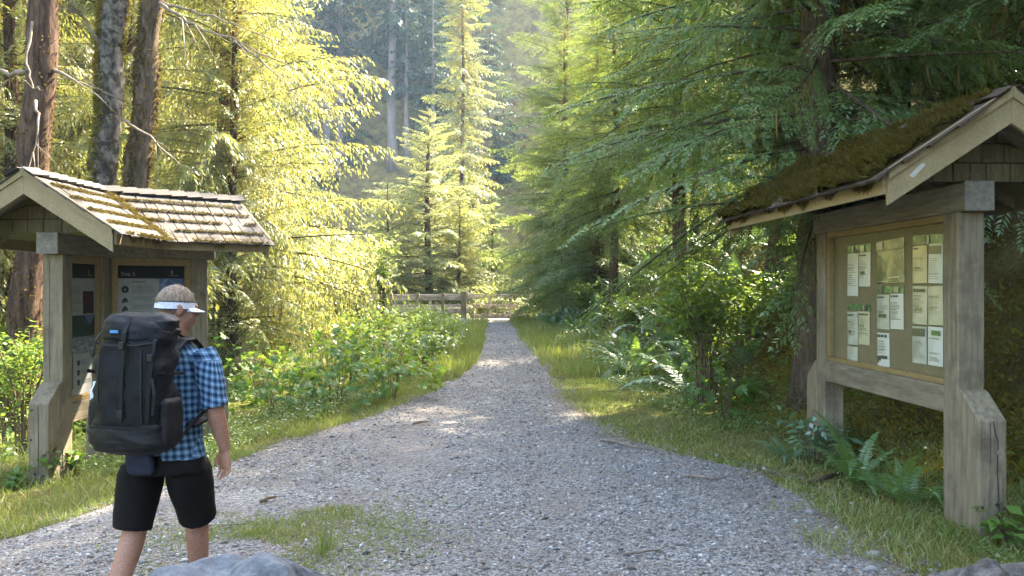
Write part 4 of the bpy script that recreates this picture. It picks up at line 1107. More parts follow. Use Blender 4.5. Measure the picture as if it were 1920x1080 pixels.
T_FINE = [branch_template(2.6, 44, 0.85, 0.070, 0.0145, 0.027, 0.18, s, rise=0.14, sdroop=0.26, hang=0.08) for s in range(4)]
T_MID = [branch_template(2.6, 34, 0.85, 0.125, 0.025, 0.056, 0.20, 10 + s, rise=0.16, sdroop=0.38, hang=0.15) for s in range(4)]
T_DROOP = [branch_template(2.6, 36, 0.9, 0.115, 0.021, 0.047, 0.22, 20 + s, rise=0.26, sdroop=1.1, hang=0.6) for s in range(4)]
T_COARSE = [branch_template(2.6, 22, 0.85, 0.22, 0.05, 0.11, 0.2, 30 + s, rise=0.15, sdroop=0.6, hang=0.3) for s in range(3)]
T_FAR = [branch_template(3.2, 10, 1.1, 0.6, 0.20, 0.32, 0.22, 40 + s, rise=0.1, sdroop=0.5) for s in range(3)]

K = {}
K['near'] = conifer_mesh('near_hemlock', 17, 2.4, 225, 3.5, T_FINE, T_COARSE, 1, zsplit=6.6, trunk_r=0.27, lich=22)
K['midA'] = conifer_mesh('hemlock_tall', 21, 2.2, 170, 3.9, T_MID, T_COARSE, 2, zsplit=9.5, trunk_r=0.30, lich=20)
K['midB'] = conifer_mesh('hemlock_mid', 16, 1.0, 210, 3.7, T_MID, T_COARSE, 3, zsplit=13, trunk_r=0.22, lich=16, power=0.62)
K['midC'] = conifer_mesh('hemlock_raised', 15, 4.2, 165, 3.8, T_MID, T_COARSE, 13, zsplit=12, trunk_r=0.22, lich=20, power=0.6, pitch=(-18, 18))
K['open'] = conifer_mesh('open_hemlock', 19, 4.4, 140, 3.4, T_MID, T_COARSE, 15, zsplit=10, trunk_r=0.25, lich=20, power=0.6, pitch=(-18, 18))
K['droop'] = conifer_mesh('spruce', 19, 1.0, 210, 3.3, T_DROOP, T_COARSE, 4, zsplit=9, trunk_r=0.24, lich=22, pitch=(-6, 30), lich_len=0.5)
K['high'] = conifer_mesh('high_crown_conifer', 24, 8.5, 90, 3.4, T_COARSE, T_COARSE, 5, trunk_r=0.34, lich=0, lean=0.3)
K['coarse'] = conifer_mesh('back_conifer', 22, 1.0, 150, 3.8, T_COARSE, T_COARSE, 6, trunk_r=0.3, lich=5)
K['spire'] = conifer_mesh('spire', 30, 0.8, 330, 3.0, T_COARSE, T_COARSE, 7, trunk_r=0.17, lich=16, power=0.6, pitch=(-22, 15), lich_len=0.7)
K['bush'] = conifer_mesh('bushy', 10.5, 0.2, 190, 3.6, T_COARSE, T_COARSE, 9, trunk_r=0.16, lich=0, power=0.85, pitch=(-4, 30))
K['farT'] = conifer_mesh('far_tall_conifer', 30, 11, 70, 4.2, T_FAR, T_FAR, 8, trunk_r=0.45, lich=0)
for i, key in enumerate(('far1', 'far2', 'far3')):
    K[key] = conifer_mesh(key, 17 + 3 * i, 0.8, 60, 4.2 - 0.3 * i, T_FAR, T_FAR, 50 + i, trunk_r=0.3, lich=0)

def slot(o, m):
    if len(o.data.materials) == 0: o.data.materials.append(m)
    o.material_slots[0].link = 'OBJECT'; o.material_slots[0].material = m

def tree(key, name, x, y, s, rot, label, leaf=None, bark=None, group=None, sxy=1.0, zoff=-0.05, cat='tree', lich=True):
    crown, trunk, lm = K[key]
    root = empty(name, (x, y, h1(x, y) + zoff), rot)
    root.scale = (s * sxy, s * sxy, s)
    tag(root, label, cat, group)
    slot(link('trunk', trunk, root), bark or M['bark_red'])
    slot(link('crown', crown, root), leaf or M['hemlock'])
    if lm is not None and lich:
        o = link('hanging_lichen', lm, root); slot(o, M['lichen'])
    return root

# right-hand hemlocks
tree('near', 'hemlock_tree', 3.75, 11.0, 1.0, 0.6, 'dark hemlock whose boughs hang over the mossy kiosk roof', bark=M['bark_dark'])
tree('near', 'hemlock_tree', 6.3, 9.3, 0.95, 2.9, 'hemlock on the bank above and behind the mossy kiosk', bark=M['bark_dark'])
tree('near', 'hemlock_tree', 5.6, 13.0, 0.9, 4.5, 'hemlock half hidden behind the one over the mossy roof', bark=M['bark_dark'])
tree('near', 'hemlock_tree', 4.4, 12.5, 0.66, 1.7, 'young hemlock filling the gap beside the kiosk roof', bark=M['bark_dark'])
tree('open', 'hemlock_tree', 4.7, 15.6, 0.95, 1.3, 'tall hemlock right of the trail behind the berry bush')
tree('midC', 'hemlock_tree', 3.7, 19.5, 0.82, 4.0, 'hemlock with drooping yellow-green boughs midway down the trail', leaf=M['hemlock_mid'])
tree('midC', 'hemlock_tree', 2.9, 25.0, 0.66, 2.2, 'hemlock leaning over the trail near its far end', leaf=M['hemlock_mid'])
tree('midB', 'hemlock_tree', 2.1, 34.6, 0.95, 1.4, 'tall hemlock with lit left edge next to the bridge', leaf=M['hemlock_mid'])
tree('midB', 'hemlock_tree', 1.9, 32.0, 0.66, 0.4, 'low-boughed hemlock beside the bridge at the end of the trail', leaf=M['hemlock_mid'])
for i, (x, y, s, r) in enumerate(((4.6, 22.4, 0.62, 0.4), (2.7, 28.4, 0.62, 1.1), (4.8, 27.0, 0.6, 2.0), (4.0, 31.5, 0.66, 2.9), (3.4, 36.5, 0.7, 3.6), (6.4, 33.5, 0.6, 4.3))):
    tree('midC' if y < 28 else 'midB', 'young_hemlock', x, y, s, r, 'young yellow-green hemlock in the wall of boughs right of the trail', leaf=M['hemlock_mid'], group='young hemlocks right of the trail')
tree('open', 'young_hemlock', 6.9, 20.3, 0.62, 0.5, 'thin-crowned hemlock on the bank right of the trail', leaf=M['hemlock_mid'])
for i, (x, y, s, r) in enumerate(((7.8, 13.5, 1.0, 0.3), (10.5, 17.8, 0.5, 1.9), (11.5, 10.5, 0.8, 4.4), (13, 16.5, 0.6, 5.2), (10.0, 5.0, 0.9, 0.9), (8.2, 0.5, 1.0, 2.0))):
    tree('coarse' if x > 9 else 'midA', 'hillside_conifer', x, y, s, r, 'dark conifer in the dense wood on the right bank', bark=M['bark_dark'], group='conifers in the wood on the right bank')
for i, (x, y, s, r) in enumerate(((-13, 1.5, 1.0, 3.1), (-20, -3, 1.1, 2.1), (-12, -10, 1.1, 1.9), (3.5, -11, 1.1, 0.3), (8.5, -8, 1.1, 2.7), (7.2, -3.2, 0.9, 4.1), (13, -4, 1.1, 1.2), (-2.5, -14, 1.1, 5.0))):  # unseen conifers added behind the camera to block frontal light
    tree('coarse', 'light_blocking_conifer', x, y, s, r, 'added unseen conifer behind the viewer, blocking light from the front', bark=M['bark_dark'], group='conifers behind the viewer')
# left-hand trees
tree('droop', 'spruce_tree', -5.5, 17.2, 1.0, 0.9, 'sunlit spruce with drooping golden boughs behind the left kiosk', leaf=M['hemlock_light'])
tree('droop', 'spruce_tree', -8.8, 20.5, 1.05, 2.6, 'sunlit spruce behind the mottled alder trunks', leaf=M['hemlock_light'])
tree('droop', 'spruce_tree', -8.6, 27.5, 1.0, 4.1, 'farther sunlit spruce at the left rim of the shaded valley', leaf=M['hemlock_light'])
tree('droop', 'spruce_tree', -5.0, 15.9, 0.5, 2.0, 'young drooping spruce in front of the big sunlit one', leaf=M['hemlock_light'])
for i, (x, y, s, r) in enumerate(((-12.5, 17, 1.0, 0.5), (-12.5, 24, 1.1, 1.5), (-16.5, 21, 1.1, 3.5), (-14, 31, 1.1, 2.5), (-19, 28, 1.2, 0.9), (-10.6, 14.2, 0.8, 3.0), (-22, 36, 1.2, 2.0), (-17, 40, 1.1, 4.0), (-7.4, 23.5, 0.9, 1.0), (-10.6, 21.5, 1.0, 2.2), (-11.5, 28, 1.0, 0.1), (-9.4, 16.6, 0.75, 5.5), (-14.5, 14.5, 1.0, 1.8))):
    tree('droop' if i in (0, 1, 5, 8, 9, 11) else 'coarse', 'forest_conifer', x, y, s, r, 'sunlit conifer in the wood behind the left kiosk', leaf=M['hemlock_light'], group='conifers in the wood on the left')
# far centre
tree('spire', 'spire_conifer', -2.9, 52, 0.95, 0.3, 'tall narrow sunlit conifer in the middle beyond the bridge', leaf=M['hemlock_light'], sxy=0.95)
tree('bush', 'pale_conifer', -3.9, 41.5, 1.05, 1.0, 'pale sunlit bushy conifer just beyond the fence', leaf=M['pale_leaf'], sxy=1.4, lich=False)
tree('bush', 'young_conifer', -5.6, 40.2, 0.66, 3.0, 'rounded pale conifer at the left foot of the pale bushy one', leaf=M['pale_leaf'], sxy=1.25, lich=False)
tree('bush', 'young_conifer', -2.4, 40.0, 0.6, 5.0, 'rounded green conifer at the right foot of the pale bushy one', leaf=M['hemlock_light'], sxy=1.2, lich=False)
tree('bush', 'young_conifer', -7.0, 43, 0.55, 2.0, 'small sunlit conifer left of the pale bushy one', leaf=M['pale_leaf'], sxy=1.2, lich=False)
tree('bush', 'hillside_conifer', -1.0, 44, 0.75, 4.0, 'small dark conifer between the pale one and the bridge end', leaf=M['hemlock_mid'])
tree('midB', 'hillside_conifer', 3.4, 47, 0.9, 3.0, 'dark conifer behind the bridge on the right', leaf=M['hemlock_mid'])

# big bare trunks on the left
def trunk_tree(name, pts, rad, mtl, label, crown_scale, key='high'):
    base = Vector(pts[0]); root = empty(name, base); tag(root, label, 'tree')
    P = []; Rr = []
    for i in range(len(pts) - 1):
        for k in range(6):
            t = k / 6; p = Vector(pts[i]).lerp(Vector(pts[i + 1]), t); w = 0.03
            P.append(p - base + Vector((w * math.sin(3.1 * p.z), w * math.cos(2.3 * p.z), 0))); Rr.append(rad[i] + (rad[i + 1] - rad[i]) * t + 0.012 * math.sin(p.z * 5.3))
    P.append(Vector(pts[-1]) - base); Rr.append(rad[-1])
    tr = MB().tube(P, Rr, 20).build('trunk', mtl, root, smooth=True)
    return root, P, Rr
def trunk_moss(root, P, Rr, n, seed, side=None, zmax=12, mtl=None):
    rg = np.random.default_rng(seed); Pn = np.array([tuple(p) for p in P]); Rn = np.array(Rr)
    t = rg.uniform(0, len(P) - 1.01, n); i = t.astype(int); f = (t - i)[:, None]
    c = Pn[i] * (1 - f) + Pn[i + 1] * f; r = Rn[i] * (1 - f[:, 0]) + Rn[i + 1] * f[:, 0]
    a = rg.uniform(0, 2 * np.pi, n) if side is None else np.array(side)[rg.integers(0, len(side), n)] + rg.normal(0, 0.35, n)
    k = (fbm(a * 1.5, c[:, 2] * 1.3, seed) > -0.05) & (c[:, 2] < zmax); c, r, a = c[k], r[k], a[k]; n = len(a)
    nr = np.stack([np.cos(a), np.sin(a), 0 * a], -1)
    B = c + nr * (r * 0.97)[:, None]
    dv = nr + np.stack([rg.normal(0, .4, n), rg.normal(0, .4, n), rg.normal(-0.5, .4, n)], -1)
    V, F = quads_from(B, dv, rg.normal(0, 1, (n, 3)), rg.uniform(0.03, 0.09, n), rg.uniform(0.015, 0.035, n))
    o = link('trunk_moss', np_mesh('trunk_moss', V, [F]), root, mtl or M['moss_green']); o['kind'] = 'stuff'
def dead_branch(root, pts, r0, seed, twigs=5, name='dead_branch'):
    rg = random.Random(seed); base = root.location; mb = MB()
    P = [Vector(p) - base for p in pts]
    Q = []
    for i in range(len(P) - 1):
        for k in range(4): Q.append(P[i].lerp(P[i + 1], k / 4) + Vector((rg.gauss(0, .012), rg.gauss(0, .012), rg.gauss(0, .012))))
    Q.append(P[-1]); m_ = len(Q)
    mb.tube(Q, [r0 * (1 - 0.85 * i / (m_ - 1)) for i in range(m_)], 6)
    for k in range(twigs):
        i = rg.randrange(m_ // 3, m_ - 1); d = (Q[i + 1] - Q[i]).normalized() + Vector((rg.gauss(0, .5), rg.gauss(0, .5), rg.gauss(-0.3, .4)))
        l = rg.uniform(0.3, 0.9); a = Q[i]; b_ = a + d * l * 0.5; c = a + d * l + Vector((0, 0, -0.1 * l))
        mb.tube([a, b_, c], [r0 * 0.35, r0 * 0.25, r0 * 0.08], 4)
    return mb.build(name, M['twig'], root, smooth=True)

z0 = h1(-6.75, 12.2)
t1, P, Rr = trunk_tree('conifer_tree', [(-6.78, 12.2, z0 - 0.4), (-6.70, 12.2, z0 + 0.8), (-6.55, 12.15, 3.2), (-6.35, 12.1, 6.2), (-6.2, 12.1, 11), (-6.1, 12.1, 18)], [0.29, 0.215, 0.20, 0.195, 0.16, 0.08], M['bark_red'],
                       'thick red-brown conifer trunk at the left behind the kiosk', 1)
cr = link('crown', K['high'][0], t1); slot(cr, M['hemlock_light']); cr.location = (0.5, 0, 1.2)
trunk_moss(t1, P, Rr, 6000, 2, zmax=9, mtl=M['moss_brown'])
dead_branch(t1, [at(92, 128, 12.1), at(130, 145, 12.0), at(190, 168, 11.9)], 0.03, 3, 1)
dead_branch(t1, [at(60, 40, 11.9), at(48, 120, 11.7), at(62, 165, 11.6), at(82, 170, 11.6)], 0.022, 4, 2)
dead_branch(t1, [at(70, 190, 11.9), at(72, 240, 11.6), at(60, 300, 11.5)], 0.022, 5, 4)
dead_branch(t1, [at(60, 130, 12), at(20, 140, 12.2), at(-30, 120, 12.4)], 0.05, 6, 2)
z0 = h1(-6.5, 14.2)
t2, P2, Rr2 = trunk_tree('alder_tree', [(-6.52, 14.2, z0 - 0.4), (-6.48, 14.2, 1.6), at(197, 350, 14.2), at(203, 180, 14.2), at(214, 0, 14.2), (-6.2, 14.2, 10), (-6.0, 14.2, 15)], [0.30, 0.215, 0.20, 0.205, 0.22, 0.16, 0.05], M['bark_alder'],
                         'pale mottled alder trunk with mossy edges left of its dark twin', 1)
trunk_moss(t2, P2, Rr2, 14000, 5, side=(0.1, 3.2, 3.6, 4.2), zmax=9)
z0 = h1(-5.75, 13.7)
t3, P3, Rr3 = trunk_tree('alder_tree', [(-5.85, 13.7, z0 - 0.4), (-5.82, 13.7, 1.6), at(260, 350, 13.7), at(272, 180, 13.7), at(286, 0, 13.7), (-5.35, 13.7, 10), (-5.2, 13.7, 14)], [0.24, 0.19, 0.18, 0.165, 0.15, 0.1, 0.04], M['bark_dark'],
                         'dark mossy alder trunk with dead branches reaching right', 1)
trunk_moss(t3, P3, Rr3, 9000, 7, side=(0.2, 3.4, 4.5), zmax=9, mtl=M['moss_brown'])
dead_branch(t3, [at(296, 5, 13.6), at(340, 15, 13.4), at(420, 40, 13.2), at(490, 66, 13.1)], 0.03, 8, 2)
dead_branch(t3, [at(300, 8, 13.5), at(330, 25, 13.3), at(380, 55, 13.1), at(450, 78, 13.0), at(520, 120, 12.9)], 0.032, 9, 7)
dead_branch(t3, [at(440, 75, 13.0), at(490, 115, 12.9), at(530, 150, 12.8), at(556, 185, 12.8)], 0.014, 10, 4)
dead_branch(t3, [at(232, 225, 13.4), at(280, 255, 13.2), at(320, 295, 13.0), at(358, 318, 12.9)], 0.022, 11, 3)
dead_branch(t3, [at(236, 190, 13.5), at(180, 165, 13.3), at(120, 135, 13.2)], 0.02, 12, 4)
dead_branch(t2, [at(188, 80, 14.0), at(160, 40, 13.9), at(138, 5, 13.8)], 0.03, 13, 5)
for (tr, pts, seed) in ((t2, (-6.1, 14.2), 3), (t3, (-5.3, 13.7), 4)):
    rg = np.random.default_rng(seed); n = 2600
    ph = rg.normal(0, 1, (n, 3)); ph /= np.linalg.norm(ph, axis=1, keepdims=True)
    B = np.array([pts[0], pts[1], 12.5]) + ph * (rg.uniform(0.3, 1, n) ** 0.5)[:, None] * np.array([2.6, 2.6, 3.0]) - np.array(tr.location)
    V, F = quads_from(B, rg.normal(0, 1, (n, 3)) - np.array([0, 0, .5]), rg.normal(0, 1, (n, 3)), rg.uniform(.08, .13, n), rg.uniform(.05, .09, n))
    link('crown', np_mesh('alder_crown', V, [F]), tr, M['shrub_leaf'])

# far hillside wood: one mass, plus the tall pale trunks that stand out
rg = np.random.default_rng(77)
CV = []; TV = MB()
cnt = 0
for i in range(4000):
    x = rg.uniform(-40, 8); y = rg.uniform(66, 93)
    if cnt >= 42: break
    if i % 4 and not (-25 < x < -1): continue
    key = ('far1', 'far2', 'far3')[rg.integers(3)]
    me = K[key][0]; V = np.empty(len(me.vertices) * 3, dtype=np.float32); me.vertices.foreach_get('co', V); V = V.reshape(-1, 3)
    a = rg.uniform(0, 6.28); s = rg.uniform(0.45, 0.95); c, sn = math.cos(a), math.sin(a)
    V = V @ np.array([[c, sn, 0], [-sn, c, 0], [0, 0, 1]]) * s + np.array([x, y, h1(x, y) - 0.3])
    CV.append(V); cnt += 1
V = np.concatenate(CV)
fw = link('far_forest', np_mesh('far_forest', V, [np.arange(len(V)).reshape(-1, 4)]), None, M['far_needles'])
tag(fw, 'shaded blue-green conifer wood covering the far hillside', 'forest', None, 'stuff')
for px, py, w, lab in ((735, 170, 1.0, 'tallest bare pale trunk in the middle of the far hillside'), (638, 150, 0.9, 'bare trunk on the far hillside nearest the sunlit spruce tips, thicker one'),
                       (613, 100, 0.8, 'leftmost slim bare trunk on the far hillside'), (762, 60, 0.55, 'slim trunk just right of the tallest far trunk'), (812, 60, 0.5, 'slim far trunk beside the spire conifer')):
    y = 66.0
    for _ in range(60):
        zz = CAM_Z + (540 - py) / FPX * y; y += 0.5 * (0.3 if h1((px - 960) * y / FPX, y) < zz else -0.3)
    x = (px - 960) * y / FPX
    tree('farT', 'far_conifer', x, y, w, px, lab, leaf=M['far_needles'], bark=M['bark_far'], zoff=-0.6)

# ------------------------------------------------------------------ broad-leaved shrubs
def lobed_leaf(seed):
    rr = random.Random(seed); pts = [(0, 0)]
    lob = [(-0.42, 0.12), (-0.30, 0.28), (-0.55, 0.48), (-0.27, 0.55), (-0.26, 0.80), (-0.10, 0.72), (0, 1.0)]
    left = [(x * rr.uniform(.9, 1.1), y * rr.uniform(.95, 1.05)) for x, y in lob]
    right = [(-x * rr.uniform(.9, 1.1), y) for x, y in lob[:-1]][::-1]
    ring = pts + left + right
    mid = [(0, 0.45)]
    vs = [(x, y, 0.22 * abs(x) + 0.10 * math.sin(y * 3) - 0.25 * y * y) for x, y in ring + mid]
    n = len(ring)
    return MB().add(vs, [(n, i, (i + 1) % n) for i in range(n)]).mesh('leaf')
LEAF = [lobed_leaf(s) for s in range(4)]
for l in LEAF: l.materials.append(M['maple_leaf'])
def leafy_shrub(x, y, h, r, n, label, seed, group='thimbleberry bushes left of the trail', smin=0.06, smax=0.19, name='thimbleberry_bush'):
    rr = random.Random(seed); root = empty(name, (x, y, h1(x, y) - 0.02)); tag(root, label, 'bush', group)
    ns = 9; stems = []
    for k in range(ns):
        a = rr.uniform(0, 6.28); d = rr.uniform(0.2, 1) * r
        p = [Vector((0.1 * math.cos(a), 0.1 * math.sin(a), 0)), Vector((0.5 * d * math.cos(a), 0.5 * d * math.sin(a), 0.55 * h)), Vector((d * math.cos(a), d * math.sin(a), h * rr.uniform(0.75, 1.0) * (1 - 0.25 * (d / r) ** 2)))]
        MB().tube(p, [0.007, 0.005, 0.002], 5).build('stem', M['stem'], root); stems.append(p)
    for i in range(n):
        a = rr.uniform(0, 6.28); d = math.sqrt(rr.uniform(0.02, 1)) * r
        top = h * (1 - 0.45 * (d / r) ** 2) * rr.uniform(0.85, 1.08)
        z = top * (1 - 0.75 * rr.random() ** 1.8)
        if rr.random() < 0.35: z = top * rr.uniform(0.2, 0.9); d = r * rr.uniform(0.75, 1.05)
        o = link('leaf', LEAF[i % 4], root)
        s = rr.uniform(smin, smax)
        o.location = (d * math.cos(a), d * math.sin(a), max(z, 0.08)); o.scale = (s, s, s)
        o.rotation_euler = Euler((R(rr.gauss(-18, 20)), R(rr.gauss(0, 18)), a - math.pi / 2 + rr.gauss(0, 0.7)))
    return root
sh = [(-1.85, 13.3, 1.05, 0.75, 150, 'dark-leaved thimbleberry bush nearest the trail edge'), (-2.55, 12.7, 0.95, 0.7, 120, None), (-3.25, 12.4, 0.9, 0.7, 110, None), (-2.7, 14.1, 1.2, 0.85, 110, None),
      (-3.7, 13.4, 1.1, 0.85, 110, None), (-4.1, 12.2, 0.85, 0.6, 80, None), (-2.15, 15.2, 1.15, 0.8, 90, None), (-4.6, 14.6, 1.2, 0.9, 90, None), (-3.4, 15.6, 1.25, 0.95, 100, None)]
for i, (x, y, h, r, n, lab) in enumerate(sh):
    leafy_shrub(x, y, h, r, n, lab or 'thimbleberry bush in the thicket right of the left kiosk', 100 + i)
leafy_shrub(2.75, 11.6, 0.75, 0.45, 60, 'broad-leaved plant at the foot of the right bank', 140, None, 0.12, 0.2, 'broadleaf_plant')

def shrub(name, x, y, h, r, nstem, nleaf, ls, label, seed, leaf='shrub_leaf', group=None, upright=0.6, zoff=-0.03, cat='bush', low=0.25):
    rg = np.random.default_rng(seed); rr = random.Random(seed)
    root = empty(name, (x, y, h1(x, y) + zoff)); tag(root, label, cat, group)
    mb = MB(); T = []
    for k in range(nstem):
        a = rr.uniform(0, 6.28); d = r * rr.uniform(0.25, 1.0); hh = h * rr.uniform(0.65, 1.0)
        p = [Vector((0.12 * r * math.cos(a), 0.12 * r * math.sin(a), 0)), Vector((upright * 0.5 * d * math.cos(a), upright * 0.5 * d * math.sin(a), 0.5 * hh)), Vector((d * math.cos(a), d * math.sin(a), hh))]
        mb.tube(p, [0.006 + 0.004 * h, 0.004 + 0.003 * h, 0.002], 4, cap=False); T.append(p)
        for j in range(3):
            q = p[1].lerp(p[2], rr.uniform(0, .8)); e = q + Vector((rr.gauss(0, .35 * r), rr.gauss(0, .35 * r), rr.uniform(0.05, .3) * h)); mb.tube([q, e], [0.003 + 0.001 * h, 0.0015], 3, cap=False); T.append([q, q.lerp(e, .5), e])
    mb.build('stems', M['stem'], root)
    A = np.array([[tuple(v) for v in p] for p in T])
    i = rg.integers(0, len(A), nleaf); t = rg.uniform(low, 1, nleaf) ** 0.7 * 2; j = np.minimum(t.astype(int), 1); f = (t - j)[:, None]
    B = A[i, j] * (1 - f) + A[i, j + 1] * f + rg.normal(0, 0.07 * r + 0.02, (nleaf, 3))
    B[:, 2] = np.maximum(B[:, 2], 0.03)
    dv = np.stack([rg.normal(0, 1, nleaf), rg.normal(0, 1, nleaf), rg.normal(-0.1, 0.4, nleaf)], -1)
    nn = np.stack([rg.normal(0, 0.45, nleaf), rg.normal(0, 0.45, nleaf), np.ones(nleaf)], -1); nn /= np.linalg.norm(nn, axis=1, keepdims=True)
    L_ = ls * np.clip(np.exp(rg.normal(0, 0.35, nleaf)), 0.4, 1.9)
    V, F = quads_from(B, dv, nn, L_, L_ * rg.uniform(0.45, 0.65, nleaf), bend=-0.12, mid=0.42)
    link('foliage', np_mesh(name + '_foliage', V, [F]), root, M[leaf])
    return root
GL = 'shrubs lining the left side of the trail'
for i, (x, y, h, r) in enumerate(((-1.75, 17.2, 0.8, 0.65), (-2.2, 18.8, 0.95, 0.8), (-1.75, 20.5, 0.85, 0.7), (-2.5, 21.5, 1.1, 0.9), (-1.9, 23.5, 0.9, 0.8), (-2.6, 25, 1.15, 1.0), (-2.0, 27.5, 0.6, 0.7), (-2.9, 29, 0.6, 0.8), (-3.3, 19.5, 1.3, 1.0), (-3.6, 23, 1.2, 1.1), (-2.9, 17.2, 1.2, 0.9))):
    shrub('trailside_shrub', x, y, h, r, 14, 900, 0.075, 'small-leaved shrub in the hedge along the trail’s left edge', 200 + i, 'shrub_leaf' if i % 3 else 'herb', GL)
GP = 'sunlit pale shrubs left of the trail'
for i, (x, y, h, r) in enumerate(((-5.4, 20, 2.2, 1.4), (-4.6, 24, 2.6, 1.6), (-6.8, 23, 2.6, 1.6), (-5.2, 29, 3.0, 1.8), (-7.2, 31, 3.4, 2.0), (-6.4, 17.8, 1.8, 1.2), (-8.6, 17, 1.8, 1.3), (-6.5, 37, 3.2, 2.0), (-8.8, 36, 4, 2.2))):
    shrub('sunlit_shrub', x, y, h, r, 16, 1500, 0.12, 'shrub painted sunlit-pale in the bright clearing behind the thimbleberry', 230 + i, 'pale_leaf', GP)
shrub('sapling', -3.35, 23.0, 2.9, 0.45, 8, 900, 0.09, 'slender light green sapling in front of the fence', 260, 'shrub_leaf', None, cat='sapling')
GRB = 'bushes on the right bank'
shrub('huckleberry_bush', 2.75, 12.6, 2.0, 1.0, 22, 2300, 0.085, 'tall fine-twigged berry bush with yellow-green top beside the kiosk', 270, 'shrub_leaf', upright=0.4)
for i, (x, y, h, r) in enumerate(((3.6, 14.0, 1.3, 1.0), (3.3, 16.2, 1.0, 0.9), (3.6, 18.4, 1.2, 1.0), (2.9, 21.4, 0.9, 0.8), (3.9, 11.9, 1.2, 0.8), (2.4, 27, 1.2, 0.9), (4.6, 12.8, 1.6, 1.0), (5.6, 11.2, 1.3, 0.9), (6.5, 12.5, 1.6, 1.0), (7.2, 14.8, 1.8, 1.2))):
    shrub('bank_bush', x, y, h, r, 16, 1500, 0.085, 'leafy green bush growing on the right bank', 280 + i, 'shrub_leaf', GRB)
for i, (px, y) in enumerate(((20, 11.2), (45, 10.4), (8, 13.5), (130, 11.3), (175, 11.6))):
    x = (px - 960) * y / FPX
    shrub('understorey_bush', x, y, 1.6 if i < 3 else 0.5, 0.7, 12, 800, 0.07, 'leafy bush growing round the red-brown trunk behind the left kiosk', 300 + i, 'shrub_leaf', 'bushes behind the left kiosk')
for i, (px, py) in enumerate(((88, 905), (140, 890), (30, 915))):
    d = 1.9 * FPX / (py - 540); p = at(px, py, d)
    shrub('weed', p.x, p.y, 0.36 - 0.08 * i, 0.10, 5, 60, 0.07, ('leafy weed in front of the left kiosk’s buttress', 'leafy weed between the kiosk posts', 'low leafy weed left of the kiosk’s buttress')[i], 310 + i, 'maple_leaf', None, cat='weed')
shrub('weed', 3.35, 5.95, 0.28, 0.2, 6, 70, 0.08, 'green weed at the foot of the right kiosk’s buttress', 320, 'maple_leaf', None, cat='weed')
shrub('leafy_plant', 2.95, 8.75, 0.5, 0.35, 10, 260, 0.075, 'dark leafy plant at the far post of the mossy kiosk', 321, 'fern_blue', None, cat='plant')

# ------------------------------------------------------------------ ferns
def frond_mesh(seed, n=26, L=1.0, wmax=0.13, droop=0.5):
    rg = np.random.default_rng(seed)
    t = np.linspace(0.08, 1, n)
    P = np.stack([0 * t, t * L * (1 - 0.18 * t), 0.75 * L * t - droop * 1.15 * L * t * t], -1)
    tan = np.gradient(P, axis=0); tan /= np.linalg.norm(tan, axis=1, keepdims=True)
    nr = np.cross(np.array([[1.0, 0, 0]]), tan)
    w = wmax * np.minimum(1, (t - 0.02) / 0.16) * (1 - 0.93 * t ** 1.8)
    Vs = []; 
    for sg in (1, -1):
        D = np.array([[sg * 1.0, 0, 0]]) + tan * 0.28 + nr * rg.normal(0.05, 0.12, (n, 1))
        V, F = quads_from(P, D, nr, w, np.full(n, 0.95 * L / n) * (0.8 + 0.2 * rg.uniform(0, 1, n)), bend=-0.12, mid=0.3); Vs.append(V)
    k = len(P); s = np.array([[0.004, 0, 0]])
    Vr = np.stack([P[:-1] - s, P[1:] - s, P[1:] + s, P[:-1] + s], 1).reshape(-1, 3); Vs.append(Vr)
    V = np.concatenate(Vs)
    return np_mesh('frond', V, [np.arange(len(V)).reshape(-1, 4)])
FR = [frond_mesh(s, droop=0.38 + 0.1 * s) for s in range(4)]
def fern(x, y, size, n, label, seed, mtl, group=None, spread=1.0, lean=0.0, az0=None):
    rr = random.Random(seed); root = empty('sword_fern', (x, y, h1(x, y) - 0.01)); tag(root, label, 'fern', group)
    for k in range(n):
        o = link('frond', FR[rr.randrange(4)], root); slot(o, mtl)
        s = size * rr.uniform(0.7, 1.1)
        az = 6.283 * k / n + rr.gauss(0, 0.25)
        o.rotation_euler = Euler((R(rr.gauss(8, 12)) * spread + lean, R(rr.gauss(0, 6)), az)); o.scale = (s, s, s)
    return root
fern(3.0, 7.75, 0.82, 13, 'bright sword fern standing under the right kiosk’s beam', 1, M['fern'], lean=0.32)
fern(3.12, 7.05, 0.72, 14, 'sword fern with arching fronds against the thick front post', 2, M['fern'], lean=0.22)
fern(2.78, 8.95, 0.42, 9, 'small dark fern beside the far post of the right kiosk', 3, M['fern_blue'])
rr = random.Random(8)
for i in range(90):
    y = 11.5 + 19.5 * rr.random() ** 1.15; d = rr.uniform(-0.35, 2.6)
    x = float(toe(y)) + d
    if y < 13.5 and d < 0.5: continue
    fern(x, y, rr.uniform(0.85, 1.3), 11, 'sword fern in the thick fern slope right of the trail', 20 + i, M['fern_blue'] if rr.random() < 0.6 else M['fern'], 'ferns on the right slope')
for i in range(16):
    y = rr.uniform(5.5, 11.5); x = float(toe(y)) + rr.uniform(1.0, 4.5)
    fern(x, y, rr.uniform(0.4, 0.7), 8, 'small fern on the mossy bank behind the right kiosk', 80 + i, M['fern'], 'ferns on the mossy bank')

